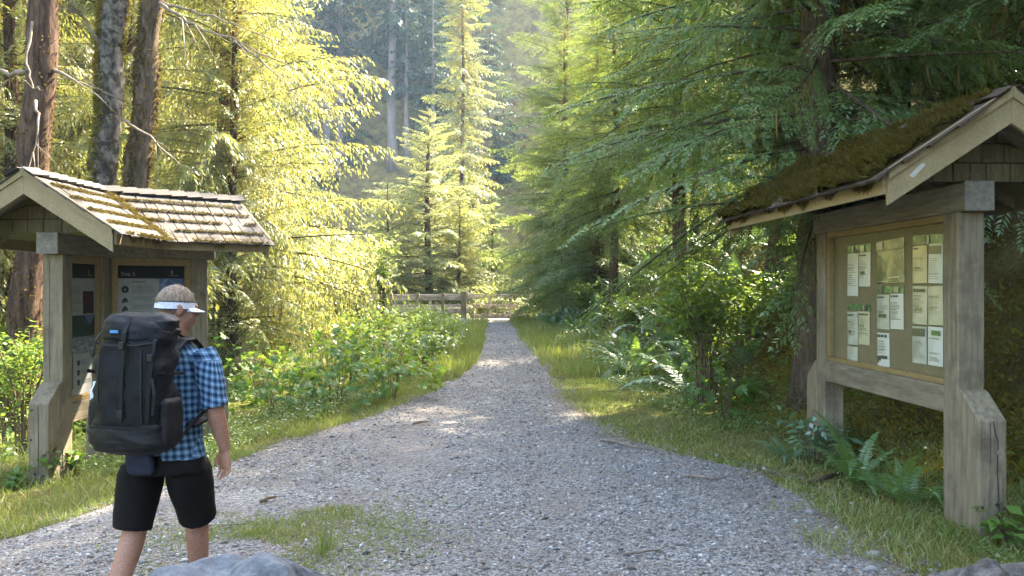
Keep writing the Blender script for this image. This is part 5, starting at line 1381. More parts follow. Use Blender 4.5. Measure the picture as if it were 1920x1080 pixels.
# ------------------------------------------------------------------ grass, herbs, moss
def blades(n, fx, seed, hmin, hmax, w, lean=0.35):
    rg = np.random.default_rng(seed); x, y = fx(rg, n); n = len(x)
    z = np.where(on_path(x, y) > 0.3, path_z(x, y), hgt(x, y))
    B = np.stack([x, y, z - 0.005], -1)
    cl = 0.7 + 0.6 * np.clip(fbm(x * 1.6, y * 1.6, seed) + 0.5, 0, 1)
    L_ = rg.uniform(hmin, hmax, n) * cl
    dv = np.stack([rg.normal(0, lean, n), rg.normal(0, lean, n), np.ones(n)], -1)
    a = rg.uniform(0, 6.28, n); nn = np.stack([np.cos(a), np.sin(a), 0 * a], -1)
    return quads_from(B, dv, nn, L_, w * rg.uniform(0.6, 1.3, n), bend=rg.uniform(-0.5, 0.5, n))
def join(parts):
    Vs = []; Fs = []; k = 0
    for V, F in parts: Vs.append(V); Fs.append(F + k); k += len(V)
    return np.concatenate(Vs), np.concatenate(Fs)
def left_verge(y0, y1, wd, power=1.4):
    def f(rg, n):
        y = rg.uniform(y0, y1, n); x = path_l(y) + 0.22 - wd * rg.uniform(0, 1, n) ** power
        k = 1.4 * fbm(x * 1.6, y * 1.6, 71) + rg.uniform(-0.5, 0.6, n) > 0.0
        k &= ~((np.abs(x + 4.61) < 0.12) & (np.abs(y - 9) < 0.12))
        return x[k], y[k]
    return f
def right_verge(y0, y1, over=0.35):
    def f(rg, n):
        y = rg.uniform(y0, y1, n); a = path_r(y) - 0.25; b_ = toe(y) + over; x = a + (b_ - a) * rg.uniform(0, 1, n)
        k = 1.5 * fbm(x * 1.6, y * 1.6, 73) + rg.uniform(-0.5, 0.5, n) > 0.0
        k &= ~((fbm(x * 0.7, y * 0.7, 79) > 0.1) & (y < 9.5) & (x < 3.1) & (x > 1.9) & (y > 6.6))
        return x[k], y[k]
    return f
def patch(rg, n):
    t = rg.normal(0, 1, (n, 2)); x = -1.55 + t[:, 0] * 0.48; y = 6.25 + t[:, 1] * 0.6
    k = fbm(x * 2.2, y * 2.2, 75) > -0.08 + rg.uniform(-0.15, 0.15, n); return x[k], y[k]
def corner(rg, n):
    y = rg.uniform(4.6, 7.0, n); x = rg.uniform(2.0, 4.6, n)
    k = fbm(x * 1.5, y * 1.5, 77) + rg.uniform(-0.3, 0.5, n) + (x - 2.6) * 0.6 > 0.0; return x[k], y[k]
def scatter_path(rg, n):
    y = rg.uniform(5.3, 9.5, n); x = path_l(y) + (path_r(y) - path_l(y)) * rg.uniform(0, 1, n)
    k = fbm(x * 1.3, y * 1.3, 81) > 0.22; return x[k], y[k]
G = [blades(34000, left_verge(6.4, 16, 1.9), 1, 0.03, 0.12, 0.007, 0.5), blades(16000, left_verge(16, 33, 1.3), 2, 0.10, 0.34, 0.014, 0.3),
     blades(30000, right_verge(6.4, 16), 3, 0.025, 0.11, 0.007, 0.55), blades(15000, right_verge(16, 35), 4, 0.12, 0.38, 0.014, 0.25),
     blades(15000, patch, 5, 0.015, 0.05, 0.006, 0.6), blades(20000, corner, 6, 0.04, 0.14, 0.006, 0.5), blades(5000, scatter_path, 7, 0.012, 0.035, 0.006, 0.6),
     blades(9000, left_verge(6.4, 12, 4.0, 0.8), 8, 0.06, 0.2, 0.008, 0.4)]
V, F = join(G)
tag(link('grass', np_mesh('grass', V, [F]), None, M['grass']), 'yellow-green grass growing along both trail edges', 'grass', None, 'stuff')
def dry_strip(rg, n):
    y = rg.uniform(5.0, 14, n); a = path_r(y) - 0.35; b_ = toe(y) + 0.3; x = a + (b_ - a) * rg.uniform(0, 1, n); k = fbm(x * 1.4, y * 1.4, 101) > -0.1; return x[k], y[k]
def dry_left(rg, n):
    y = rg.uniform(5.0, 14, n); x = path_l(y) + 0.3 - 1.6 * rg.uniform(0, 1, n); k = fbm(x * 1.4, y * 1.4, 103) > 0.0; return x[k], y[k]
V, F = join([blades(15000, dry_strip, 21, 0.03, 0.11, 0.005, 1.6), blades(7000, dry_left, 22, 0.03, 0.11, 0.005, 1.6), blades(3500, patch, 23, 0.02, 0.07, 0.005, 1.8)])
tag(link('dry_grass', np_mesh('dry_grass', V, [F]), None, M['straw']), 'dead straw-coloured grass lying among the green verge', 'dry grass', None, 'stuff')
def lit(rg, n):
    y = 5.0 + 13 * rg.uniform(0, 1, n) ** 1.4; s = rg.uniform(0, 1, n); e = np.where(rg.uniform(0, 1, n) < 0.6, 1 - np.abs(rg.normal(0, 0.10, n)), s); x = path_l(y) + (path_r(y) - path_l(y)) * e; return x, y
rg = np.random.default_rng(31); x, y = lit(rg, 5200); n = len(x)
z = np.where(on_path(x, y) > 0.3, path_z(x, y), hgt(x, y)) + rg.uniform(0.008, 0.022, n)
V, F = quads_from(np.stack([x, y, z], -1), np.stack([rg.normal(0, 1, n), rg.normal(0, 1, n), rg.normal(0, .12, n)], -1), np.stack([rg.normal(0, .3, n), rg.normal(0, .3, n), np.ones(n)], -1), rg.uniform(.012, .05, n), rg.uniform(.003, .014, n))
tag(link('leaf_litter', np_mesh('leaf_litter', V, [F]), None, M['litter']), 'brown needles and leaf bits strewn over the gravel', 'leaf litter', None, 'stuff')
# one taller tuft standing in the mossy patch
B = blades(60, lambda rg, n: (-1.22 + rg.normal(0, 0.03, n), 5.75 + rg.normal(0, 0.03, n)), 12, 0.12, 0.26, 0.006, 0.22)
tag(link('grass_tuft', np_mesh('grass_tuft', B[0], [B[1]]), None, M['grass']), 'tall grass tuft standing in the mossy patch behind the boulder', 'grass tuft')

def herbs(n, fx, seed, size, hmax, per=7):
    rg = np.random.default_rng(seed); x, y = fx(rg, n); n = len(x)
    z = hgt(x, y); c = np.repeat(np.stack([x, y, z], -1), per, 0); m_ = len(c)
    hh = np.repeat(rg.uniform(0.3, 1, n) * hmax * (0.6 + 0.6 * np.clip(fbm(x * 0.9, y * 0.9, seed) + .5, 0, 1)), per)
    c = c + np.stack([rg.normal(0, size * 0.9, m_), rg.normal(0, size * 0.9, m_), hh * rg.uniform(0.3, 1, m_)], -1)
    dv = np.stack([rg.normal(0, 1, m_), rg.normal(0, 1, m_), rg.normal(0, 0.3, m_)], -1)
    nn = np.stack([rg.normal(0, 0.4, m_), rg.normal(0, 0.4, m_), np.ones(m_)], -1); nn /= np.linalg.norm(nn, axis=1, keepdims=True)
    L_ = size * rg.uniform(0.6, 1.3, m_)
    return quads_from(c, dv, nn, L_, L_ * 0.55, bend=-0.1)
def lv2(y0, y1, a, b_):
    def f(rg, n):
        y = rg.uniform(y0, y1, n); x = path_l(y) - rg.uniform(a, b_, n); k = fbm(x, y, 91) + rg.uniform(-.5, .6, n) > 0; return x[k], y[k]
    return f
def rv2(y0, y1):
    def f(rg, n):
        y = rg.uniform(y0, y1, n); x = toe(y) + rg.uniform(-0.9, 0.6, n); k = (fbm(x, y, 93) + rg.uniform(-.5, .6, n) > 0) & (x > path_r(y) + 0.3); return x[k], y[k]
    return f
def left_floor(rg, n):
    y = rg.uniform(9.5, 24, n); x = rg.uniform(-14, -4.0, n); return x, y
def slope_floor(rg, n):
    y = rg.uniform(10.2, 31, n); x = toe(y) + rg.uniform(-0.2, 3.2, n); k = fbm(x, y, 97) + rg.uniform(-.5, .6, n) > 0; return x[k], y[k]
Hh = [herbs(4200, slope_floor, 7, 0.075, 0.5), herbs(3800, lv2(9.0, 14, 0.2, 1.5), 1, 0.038, 0.26), herbs(4600, rv2(7.2, 16), 2, 0.038, 0.2), herbs(2500, lv2(15, 32.5, 0.3, 2.5), 3, 0.06, 0.5), herbs(1600, rv2(16, 34), 4, 0.06, 0.35),
      herbs(4500, left_floor, 5, 0.07, 0.45, 6), herbs(500, lambda rg, n: (rg.uniform(3.0, 4.6, n), rg.uniform(5.0, 7.2, n)), 6, 0.03, 0.12)]
V, F = join(Hh)
tag(link('ground_cover', np_mesh('ground_cover', V, [F]), None, M['herb']), 'low leafy herbs covering the ground beside the trail', 'ground cover', None, 'stuff')

def bank_moss(rg, n):
    y = rg.uniform(4.2, 13, n); x = toe(y) - 0.1 + rg.uniform(0, 1, n) ** 1.3 * 5.0
    k = fbm(x * 1.4, y * 1.4, 95) + rg.uniform(-.35, .5, n) > -0.05; return x[k], y[k]
rg = np.random.default_rng(9); x, y = bank_moss(rg, 70000); n = len(x)
B = np.stack([x, y, hgt(x, y) - 0.01], -1); dv = np.stack([rg.normal(-0.5, .5, n), rg.normal(-0.1, .5, n), rg.normal(0.6, .4, n)], -1)
V, F = quads_from(B, dv, rg.normal(0, 1, (n, 3)), rg.uniform(.03, .08, n), rg.uniform(.02, .042, n))
tag(link('bank_moss', np_mesh('bank_moss', V, [F]), None, M['moss_green']), 'shaggy olive moss covering the steep bank behind the right kiosk', 'moss', None, 'stuff')
lgp = [(5.9, 12.4), (7.4, 14.4)]
a, b_ = [Vector((x, y, h1(x, y) + 0.16)) for x, y in lgp]
tag(MB().tube([a, a.lerp(b_, .3), a.lerp(b_, .7), b_], [0.10, 0.12, 0.12, 0.08], 10).build('fallen_log', M['twig'], None, smooth=True), 'pale dead log lying on the bank above the mossy roof', 'log')
# ------------------------------------------------------------------ hiker
from mathutils import noise as mnoise
MH = Matrix.Translation((-1.79, 4.6, h1(-1.79, 4.6) + 0.01)) @ Matrix.Rotation(R(-10), 4, 'Z')

def etube(mb, pts, rad, k=16, fwd=(0, 1, 0)):
    """tube with elliptical sections: rad = (across, along fwd)"""
    pts = [Vector(p) for p in pts]; n0 = len(mb.v); m_ = len(pts); fwd = Vector(fwd)
    for i, p in enumerate(pts):
        t = (pts[min(i + 1, m_ - 1)] - pts[max(i - 1, 0)]).normalized()
        f = (fwd - t * fwd.dot(t))
        if f.length < 0.1: f = Vector((1, 0, 0)) - t * t.x
        f.normalize(); s = t.cross(f)
        ra, rb = rad[i] if hasattr(rad[i], '__len__') else (rad[i], rad[i])
        for j in range(k):
            a = 2 * math.pi * j / k
            mb.v.append(tuple(p + s * (ra * math.cos(a)) + f * (rb * math.sin(a))))
    for i in range(m_ - 1):
        for j in range(k):
            mb.f.append((n0 + i * k + j, n0 + i * k + (j + 1) % k, n0 + (i + 1) * k + (j + 1) % k, n0 + (i + 1) * k + j))
    mb.f.append(tuple(n0 + j for j in range(k))[::-1]); mb.f.append(tuple(n0 + (m_ - 1) * k + j for j in range(k)))
    return mb
def ball(mb, c, r, k=14, q=10, M3=None):
    r = r if hasattr(r, '__len__') else (r, r, r); c = Vector(c); pts = []; n0 = len(mb.v)
    for i in range(q + 1):
        th = math.pi * i / q
        for j in range(k):
            a = 2 * math.pi * j / k
            v = Vector((r[0] * math.sin(th) * math.cos(a), r[1] * math.sin(th) * math.sin(a), r[2] * math.cos(th)))
            if M3 is not None: v = M3 @ v
            mb.v.append(tuple(c + v))
    for i in range(q):
        for j in range(k):
            mb.f.append((n0 + i * k + j, n0 + (i + 1) * k + j, n0 + (i + 1) * k + (j + 1) % k, n0 + i * k + (j + 1) % k))
    return mb
def fuse(mb, name, voxel, smooth=4, fac=0.5):
    me = bpy.data.meshes.new(name); me.from_pydata(mb.v, [], mb.f)
    bm = bmesh.new(); bm.from_mesh(me); bmesh.ops.remove_doubles(bm, verts=bm.verts, dist=1e-5); bmesh.ops.recalc_face_normals(bm, faces=bm.faces); bm.to_mesh(me); bm.free()
    o = bpy.data.objects.new('tmp', me); col.objects.link(o)
    md = o.modifiers.new('r', 'REMESH'); md.mode = 'VOXEL'; md.voxel_size = voxel
    if smooth:
        ms = o.modifiers.new('s', 'SMOOTH'); ms.factor = fac; ms.iterations = smooth
    dg = bpy.context.evaluated_depsgraph_get()
    out = bpy.data.meshes.new_from_object(o.evaluated_get(dg)); out.name = name
    bpy.data.objects.remove(o)
    for p in out.polygons: p.use_smooth = True
    return out

HEAD = Vector((0.015, 0.075, 1.635)); HR = Matrix.Rotation(R(-43), 3, 'Z') @ Matrix.Rotation(R(-8), 3, 'X')
def hp(x, y, z): return tuple(HEAD + HR @ Vector((x, y, z)))

body = MB()
etube(body, [(0, 0, 0.84), (0, 0, 0.93), (0, 0.01, 1.05), (0, 0.03, 1.2), (0, 0.04, 1.32), (0, 0.045, 1.40), (0, 0.05, 1.455)], [(.13, .10), (.155, .11), (.145, .10), (.16, .11), (.165, .11), (.14, .09), (.075, .07)], 20)
etube(body, [(0, 0.045, 1.40), (0.003, 0.055, 1.47), (0.010, 0.065, 1.54), (0.012, 0.07, 1.60)], [.075, .062, .060, .062], 16)
# head: cranium, face, jaw, nose, brow, ears
ball(body, hp(0, -0.012, 0.025), (0.075, 0.094, 0.092), 20, 14, HR); ball(body, hp(0, 0.035, -0.035), (0.060, 0.062, 0.085), 18, 12, HR)
ball(body, hp(0, 0.055, -0.088), (0.040, 0.035, 0.030), 12, 8, HR); etube(body, [hp(0, 0.088, 0.015), hp(0, 0.108, -0.020), hp(0, 0.112, -0.032)], [.010, .014, .013], 8)
ball(body, hp(0, 0.086, 0.022), (0.048, 0.014, 0.012), 12, 8, HR); ball(body, hp(0, 0.094, -0.066), (0.024, 0.010, 0.009), 10, 6, HR)
for s in (-1, 1):
    ball(body, hp(s * 0.077, -0.008, -0.012), (0.010, 0.020, 0.032), 12, 8, HR); ball(body, hp(s * 0.080, -0.014, 0.006), (0.010, 0.016, 0.016), 10, 6, HR)
    ball(body, hp(s * 0.045, 0.062, -0.03), (0.022, 0.020, 0.022), 10, 6, HR)
# arms
RA = [(0.175, 0.03, 1.40), (0.215, 0.02, 1.34), (0.245, 0.005, 1.25), (0.262, 0.0, 1.15), (0.272, 0.01, 1.08), (0.288, 0.03, 0.99), (0.300, 0.05, 0.905)]
LAm = [(-0.175, 0.03, 1.40), (-0.215, 0.03, 1.34), (-0.25, 0.04, 1.25), (-0.268, 0.05, 1.15), (-0.265, 0.11, 1.09), (-0.25, 0.18, 1.04), (-0.235, 0.26, 1.0)]
ar = [.058, .054, .049, .043, .047, .040, .028]
etube(body, RA, ar, 14); etube(body, LAm, ar, 14)
def hand(wrist, d, side, palm_n):
    """palm + four fingers + thumb; d = direction the hand points, palm_n = palm normal, side = direction of the thumb"""
    W = Vector(wrist); d = Vector(d).normalized(); n = Vector(palm_n); n = (n - d * n.dot(d)).normalized(); s = Vector(side); s = (s - d * s.dot(d) - n * s.dot(n)).normalized()
    etube(body, [W - d * 0.01, W + d * 0.02, W + d * 0.055 + n * 0.003, W + d * 0.095 + n * 0.004], [(.024, .020), (.033, .018), (.042, .016), (.043, .012)], 14, fwd=n)
    offs = [(0.036, 0.072, 0.30), (0.012, 0.080, 0.42), (-0.012, 0.074, 0.58), (-0.035, 0.058, 0.75)]
    for o, l, curl in offs:
        p = W + d * 0.088 + s * o; pts = [p - d * 0.02, p]; dd = d + s * o * 3.2
        a = curl * 0.45
        for k, seg in enumerate((0.45, 0.32, 0.23)):
            v = (dd.normalized() * math.cos(a) + n * math.sin(a)).normalized(); p = p + v * l * seg; pts.append(p.copy()); a += curl * 0.8
        etube(body, pts, [.0090, .0088, .0082, .0076, .0062], 8, fwd=n)
    t0 = W + d * 0.022 + s * 0.026
    etube(body, [t0 - d * .01 - s * .008, t0 + s * 0.012 + d * .012 + n * 0.006, t0 + s * 0.026 + d * 0.042 + n * 0.016, t0 + s * 0.026 + d * 0.066 + n * 0.026], [.015, .0135, .0105, .008], 8, fwd=n)
hand(RA[-1], (-0.02, 0.05, -1), (-0.85, 0.4, 0), (-0.40, -0.90, 0))
hand(LAm[-1], (0.1, 0.9, -0.35), (0.5, 0.1, 0.8), (0.8, -0.1, -0.3))
# legs
RLg = [(0.095, 0.0, 0.90), (0.088, 0.06, 0.74), (0.078, 0.13, 0.60), (0.07, 0.18, 0.50), (0.06, 0.195, 0.41), (0.045, 0.23, 0.30), (0.03, 0.285, 0.18), (0.02, 0.32, 0.10)]
LLg = [(-0.10, 0.0, 0.90), (-0.12, -0.02, 0.74), (-0.132, -0.045, 0.60), (-0.14, -0.06, 0.50), (-0.145, -0.10, 0.41), (-0.15, -0.16, 0.31), (-0.155, -0.23, 0.20), (-0.16, -0.27, 0.13)]
lr = [.085, .083, .070, .060, (.060, .064), (.055, .060), .043, .037]
etube(body, RLg, lr, 16); etube(body, LLg, lr, 16)
for (x, y, z, pit) in ((0.02, 0.32, 0.06, 0.0), (-0.16, -0.27, 0.105, 0.45)):
    etube(body, [(x, y - 0.05, z), (x, y + 0.03, z - 0.005), (x, y + 0.12, z - 0.015 - pit * 0.12), (x, y + 0.19, z - 0.02 - pit * 0.16)], [(.032, .035), (.04, .04), (.042, .028), (.03, .018)], 12, fwd=(0, 0, 1))

M['skin'] = mat_noise('sun_tanned_skin', [(0.3, (0.30, 0.145, 0.095)), (0.7, (0.40, 0.21, 0.145))], scale=12, bump=0.15, bdist=0.002, fine=120, rough=0.55, spec=0.35)
pb = M['skin'].node_tree.nodes
for nn in pb:
    if nn.type == 'BSDF_PRINCIPLED':
        nn.inputs['Subsurface Weight'].default_value = 0.12; nn.inputs['Subsurface Radius'].default_value = (0.02, 0.008, 0.004)
person = link('person', fuse(body, 'person', 0.0064, 2), None, M['skin'])
person.matrix_world = MH
tag(person, 'hiker seen from behind in blue plaid shirt, black shorts and white visor', 'person')

# shirt with rolled sleeves
shm = MB()
etube(shm, [(0, -0.005, 0.868), (0, -0.005, 0.90), (0, 0.0, 0.98), (0, 0.01, 1.08), (0, 0.03, 1.2), (0, 0.035, 1.30), (0, 0.04, 1.38), (0, 0.045, 1.43), (0.0, 0.05, 1.47)],
      [(.210, .160), (.203, .153), (.185, .140), (.178, .132), (.188, .134), (.192, .132), (.178, .115), (.135, .095), (.082, .078)], 28)
for A in (RA, LAm):
    P = [Vector(p) for p in A[:5]]
    P[4] = P[3].lerp(P[4], 0.15)
    etube(shm, P, [.078, .076, .071, .066, .066], 18)
    etube(shm, [P[3].lerp(P[2], 0.12), P[3].lerp(P[4], 0.6), P[4] + (P[4] - P[3]) * 0.5], [.070, .0735, .071], 18)
shirt_me = fuse(shm, 'shirt', 0.0072, 4)
n = len(shirt_me.vertices); co = np.empty(n * 3, dtype=np.float32); shirt_me.vertices.foreach_get('co', co); co = co.reshape(-1, 3)
nrm = np.empty(n * 3, dtype=np.float32); shirt_me.vertices.foreach_get('normal', nrm); nrm = nrm.reshape(-1, 3)
wr = np.array([0.7 * mnoise.noise(Vector((p[0] * 9, p[1] * 9, p[2] * 22 + p[0] * 8))) + 0.5 * mnoise.noise(Vector((p[0] * 20, p[1] * 20, p[2] * 30 - p[0] * 25))) for p in co])
co2 = co + nrm * (wr * 0.0065)[:, None]
shirt_me.vertices.foreach_set('co', co2.ravel().astype(np.float32))
arm = (np.abs(co[:, 0]) > 0.185) & (co[:, 2] < 1.37)
th = np.arctan2(co[:, 0], co[:, 1] - 0.02)
u = np.where(arm, np.arctan2(co[:, 1] - 0.01, np.abs(co[:, 0]) - 0.25) * 0.075, th * 0.17)
vv = co[:, 2] + np.where(arm, 0.3 * np.abs(co[:, 0]), 0)
att = shirt_me.attributes.new('plaid', 'FLOAT_VECTOR', 'POINT')
att.data.foreach_set('vector', np.stack([u, vv, 0 * u], -1).astype(np.float32).ravel())
shirt_me.update()
m, nt, out = new_mat('blue_plaid_cotton'); L = nt.links.new
an = nt.nodes.new('ShaderNodeAttribute'); an.attribute_name = 'plaid'
sep = nt.nodes.new('ShaderNodeSeparateXYZ'); L(an.outputs['Vector'], sep.inputs[0])
def stripes(sock, freq, stops):
    mu = N(nt, 'ShaderNodeMath', operation='MULTIPLY'); mu.inputs[1].default_value = freq; L(sock, mu.inputs[0])
    fr = N(nt, 'ShaderNodeMath', operation='FRACT'); L(mu.outputs[0], fr.inputs[0])
    return ramp(nt, fr.outputs[0], stops)
st = [(0.0, (0.05, 0.05, 0.05)), (0.18, (0.05, 0.05, 0.05)), (0.24, (0.6, 0.6, 0.6)), (0.42, (0.5, 0.5, 0.5)), (0.5, (1, 1, 1)), (0.58, (0.5, 0.5, 0.5)), (0.78, (0.45, 0.45, 0.45)), (0.84, (0.05, 0.05, 0.05))]
a = stripes(sep.outputs[0], 31, st); b_ = stripes(sep.outputs[1], 28, st)
ad = N(nt, 'ShaderNodeMixRGB', blend_type='ADD'); ad.inputs[0].default_value = 1.0; L(a, ad.inputs[1]); L(b_, ad.inputs[2])
hf = N(nt, 'ShaderNodeMath', operation='MULTIPLY'); hf.inputs[1].default_value = 0.5; L(ad.outputs[0], hf.inputs[0])
c = ramp(nt, hf.outputs[0], [(0.05, (0.012, 0.024, 0.052)), (0.30, (0.04, 0.095, 0.18)), (0.55, (0.11, 0.22, 0.34)), (0.95, (0.42, 0.51, 0.58))])
bs = N(nt, 'ShaderNodeBsdfPrincipled', Roughness=0.85); bs.inputs['Specular IOR Level'].default_value = 0.15; L(c, bs.inputs['Base Color']); L(bs.outputs[0], out.inputs['Surface'])
shirt = link('shirt', shirt_me, person, m)
# shorts
so = MB()
etube(so, [(0, -0.01, 0.80), (0, -0.012, 0.86), (0, -0.005, 0.92), (0, 0, 0.955)], [(.212, .165), (.202, .156), (.18, .138), (.165, .125)], 28)
def on_leg(Lg, z):
    for p, q in zip(Lg[:-1], Lg[1:]):
        if q[2] <= z <= p[2]: return Vector(p).lerp(Vector(q), (p[2] - z) / (p[2] - q[2]))
for Lg, hem, sg in ((RLg, 0.515, 1), (LLg, 0.505, -1)):
    pts = [on_leg(Lg, z) + Vector((sg * 0.012, -0.012, 0)) for z in (0.82, 0.77, 0.70, 0.62, 0.56, hem)]
    etube(so, pts, [(.095, .13), (.110, .135), (.112, .124), (.104, .110), (.099, .102), (.097, .099)], 22)
shorts_me = fuse(so, 'shorts', 0.0075, 4)
for v in shorts_me.vertices:
    p = v.co; k = 0.7 * mnoise.noise(Vector((p.x * 7, p.y * 7, p.z * 16 + p.x * 10))); v.co = p + v.normal * (k * 0.006)
M['shorts'] = mat_plain('black_hiking_cloth', (0.007, 0.0066, 0.0066), rough=0.8, spec=0.15, bump=0.15, bscale=90)
shorts = link('shorts', shorts_me, person, M['shorts'])
MB().tube([(0.06, -0.166, 0.865), (0.11, -0.152, 0.872), (0.15, -0.128, 0.875)], 0.004, 5).build('pocket_seam', M['shorts'], shorts)
# hair
hm = MB(); k = 36; q = 20; ring = []
for i in range(q + 1):
    thv = math.pi * 0.62 * i / q
    for j in range(k):
        a = 2 * math.pi * j / k
        low = 0.66 if math.cos(a - math.pi / 2) < 0.15 else 0.46   # hair stops higher over the forehead
        tt = thv * low / 0.62
        nz = 0.0022 * mnoise.noise(Vector((j * 1.7, i * 0.5, 0)))
        r = (0.0785 + nz, 0.0975 + nz, 0.0955 + nz)
        hm.v.append(hp(r[0] * math.sin(tt) * math.cos(a), -0.013 + r[1] * math.sin(tt) * math.sin(a), 0.024 + r[2] * math.cos(tt)))
for i in range(q):
    for j in range(k): hm.f.append((i * k + j, (i + 1) * k + j, (i + 1) * k + (j + 1) % k, i * k + (j + 1) % k))
M['hair'] = mat_noise('short_greying_hair', [(0.3, (0.10, 0.066, 0.045)), (0.5, (0.20, 0.145, 0.105)), (0.75, (0.36, 0.29, 0.23))], scale=30, stretch=(3, 3, 0.6), bump=0.7, bdist=0.004, fine=70, rough=0.7)
hair = hm.build('hair', M['hair'], person, smooth=True)
rg = np.random.default_rng(5); nh = 2600
hv = np.array(hm.v); hi_ = rg.integers(0, len(hv), nh); B = hv[hi_] + rg.normal(0, .002, (nh, 3)); cen = np.array(hp(0, -0.013, 0.024))
nn_ = B - cen; nn_ /= np.linalg.norm(nn_, axis=1, keepdims=True)
dv = nn_ * 0.5 + np.array([0, 0, -0.8]) + rg.normal(0, .25, (nh, 3))
V, F = quads_from(B, dv, nn_, rg.uniform(.008, .018, nh), rg.uniform(.0012, .0024, nh), bend=0.15)
o = link('hair_strands', np_mesh('hair_strands', V, [F]), hair, M['hair']); o['kind'] = 'stuff'
# visor: band and bill
def ring_band(z0, z1, grow, name, mtl, a0, a1, tilt, parent, thick=0.004):
    mb = MB(); n = 40; vs = []; fs = []
    for i in range(n + 1):
        a = a0 + (a1 - a0) * i / n; ca, sa = math.cos(a), math.sin(a)
        for (g, z) in ((grow, z0), (grow, z1), (grow + thick, z1), (grow + thick, z0)):
            y = -0.012 + (0.0945 + g) * sa
            vs.append(hp((0.0755 + g) * ca, y, z + tilt * (y)))
    for i in range(n):
        for j in range(4): fs.append((4 * i + j, 4 * i + (j + 1) % 4, 4 * i + 4 + (j + 1) % 4, 4 * i + 4 + j))
    fs += [(0, 1, 2, 3), (4 * n + 3, 4 * n + 2, 4 * n + 1, 4 * n)]
    return mb.add(vs, fs).build(name, mtl, parent, smooth=False)
M['visor_white'] = mat_plain('white_visor_cloth', (0.62, 0.64, 0.72), rough=0.8)
M['visor_navy'] = mat_plain('navy_visor_trim', (0.015, 0.017, 0.035), rough=0.7)
vis = ring_band(-0.004, 0.030, 0.0042, 'visor', M['visor_white'], R(-70), R(250), 0.10, person)
ring_band(0.030, 0.035, 0.005, 'trim', M['visor_navy'], R(-70), R(250), 0.10, vis)
ring_band(-0.009, -0.004, 0.005, 'trim', M['visor_navy'], R(-70), R(250), 0.10, vis)
ring_band(-0.002, 0.022, 0.0046, 'rear_strap', M['visor_white'], R(250), R(290), 0.10, vis)
bm_ = MB(); vs = []; n = 18
for i in range(n + 1):
    a = R(25) + R(130) * i / n; ca, sa = math.cos(a), math.sin(a)
    for g, z in ((0.004, 0.004), (0.056 * max(0, math.sin((a - R(25)) / R(130) * math.pi)) ** 0.6 + 0.004, -0.016)):
        y = -0.012 + (0.0945 + g) * sa
        vs += [hp((0.0755 + g * 0.9) * ca, y, z + 0.10 * y), hp((0.0755 + g * 0.9) * ca, y, z + 0.10 * y - 0.003)]
fs = []
for i in range(n):
    a = 4 * i; c_ = a + 4
    fs += [(a, a + 2, c_ + 2, c_), (a + 1, c_ + 1, c_ + 3, a + 3), (a + 2, a + 3, c_ + 3, c_ + 2), (a, c_, c_ + 1, a + 1)]
bm_.add(vs, fs).build('bill', M['visor_white'], vis)
M['eye'] = mat_plain('eye_white', (0.6, 0.58, 0.55), rough=0.2)
for s in (-1, 1): ball(MB(), hp(s * 0.030, 0.083, 0.004), 0.0095, 10, 8).build('eye', M['eye'], person, smooth=True)
M['shoe'] = mat_plain('grey_hiking_shoe', (0.07, 0.065, 0.06), rough=0.8, bump=0.3)
for (x, y, z, pit) in ((0.02, 0.32, 0.06, 0.0), (-0.16, -0.27, 0.105, 0.45)):
    mb = MB(); etube(mb, [(x, y - 0.075, z - 0.0), (x, y - 0.04, z + 0.01), (x, y + 0.04, z + 0.006), (x, y + 0.13, z - 0.016 - pit * .12), (x, y + 0.205, z - 0.024 - pit * .16)], [(.034, .045), (.046, .062), (.050, .056), (.050, .040), (.036, .026)], 14, fwd=(0, 0, 1))
    link('shoe', fuse(mb, 'shoe', 0.008, 3), person, M['shoe'])

# ------------------------------------------------------------------ backpack
PK = tag(empty('backpack'), 'tall black hiking backpack worn by the hiker', 'backpack'); PK.matrix_world = MH @ Matrix.Translation((0, 0, 1.6)) @ Matrix.Diagonal((1, 1, 0.95, 1)) @ Matrix.Translation((0, 0, -1.6))
def rloft(name, secs, mtl, parent, k=48, wr=0.006, e=3.2, seed=0, capn=4, fold=14):
    """secs: (z, cx, cy, half width, half depth); rounded-rectangle sections with creases"""
    mb = MB(); n0 = 0; rings = []
    zs = [s[0] for s in secs]; Z = []
    for i in range(len(secs) - 1):
        for t in range(6): Z.append(tuple(secs[i][j] + (secs[i + 1][j] - secs[i][j]) * t / 6 for j in range(5)))
    Z.append(secs[-1])
    for (z, cx, cy, hw, hd) in Z:
        for j in range(k):
            a = 2 * math.pi * j / k; ca, sa = math.cos(a), math.sin(a)
            rr = (abs(ca) ** e + abs(sa) ** e) ** (-1 / e)
            x, y = cx + hw * rr * ca, cy + hd * rr * sa
            p = Vector((x * fold * 0.55, y * fold * 0.55, z * fold + x * 6 + seed * 7.3)); w = wr * (mnoise.noise(p) + 0.7 * abs(mnoise.noise(p * 1.9 + Vector((4, z * 5, 2)))) + 0.35 * mnoise.noise(p * 4.1))
            mb.v.append((x + w * ca, y + w * sa, z + 0.4 * w))
    m_ = len(Z)
    for i in range(m_ - 1):
        for j in range(k): mb.f.append((i * k + j, i * k + (j + 1) % k, (i + 1) * k + (j + 1) % k, (i + 1) * k + j))
    mb.f.append(tuple(range(k))[::-1]); mb.f.append(tuple((m_ - 1) * k + j for j in range(k)))
    return mb.build(name, mtl, parent, smooth=True)
M['pack'] = mat_noise('black_pack_fabric', [(0.3, (0.004, 0.0044, 0.0055)), (0.7, (0.0095, 0.0102, 0.0125))], scale=6, bump=0.9, bdist=0.02, rough=0.6, spec=0.18, stretch=(1.6, 1.6, 0.8))
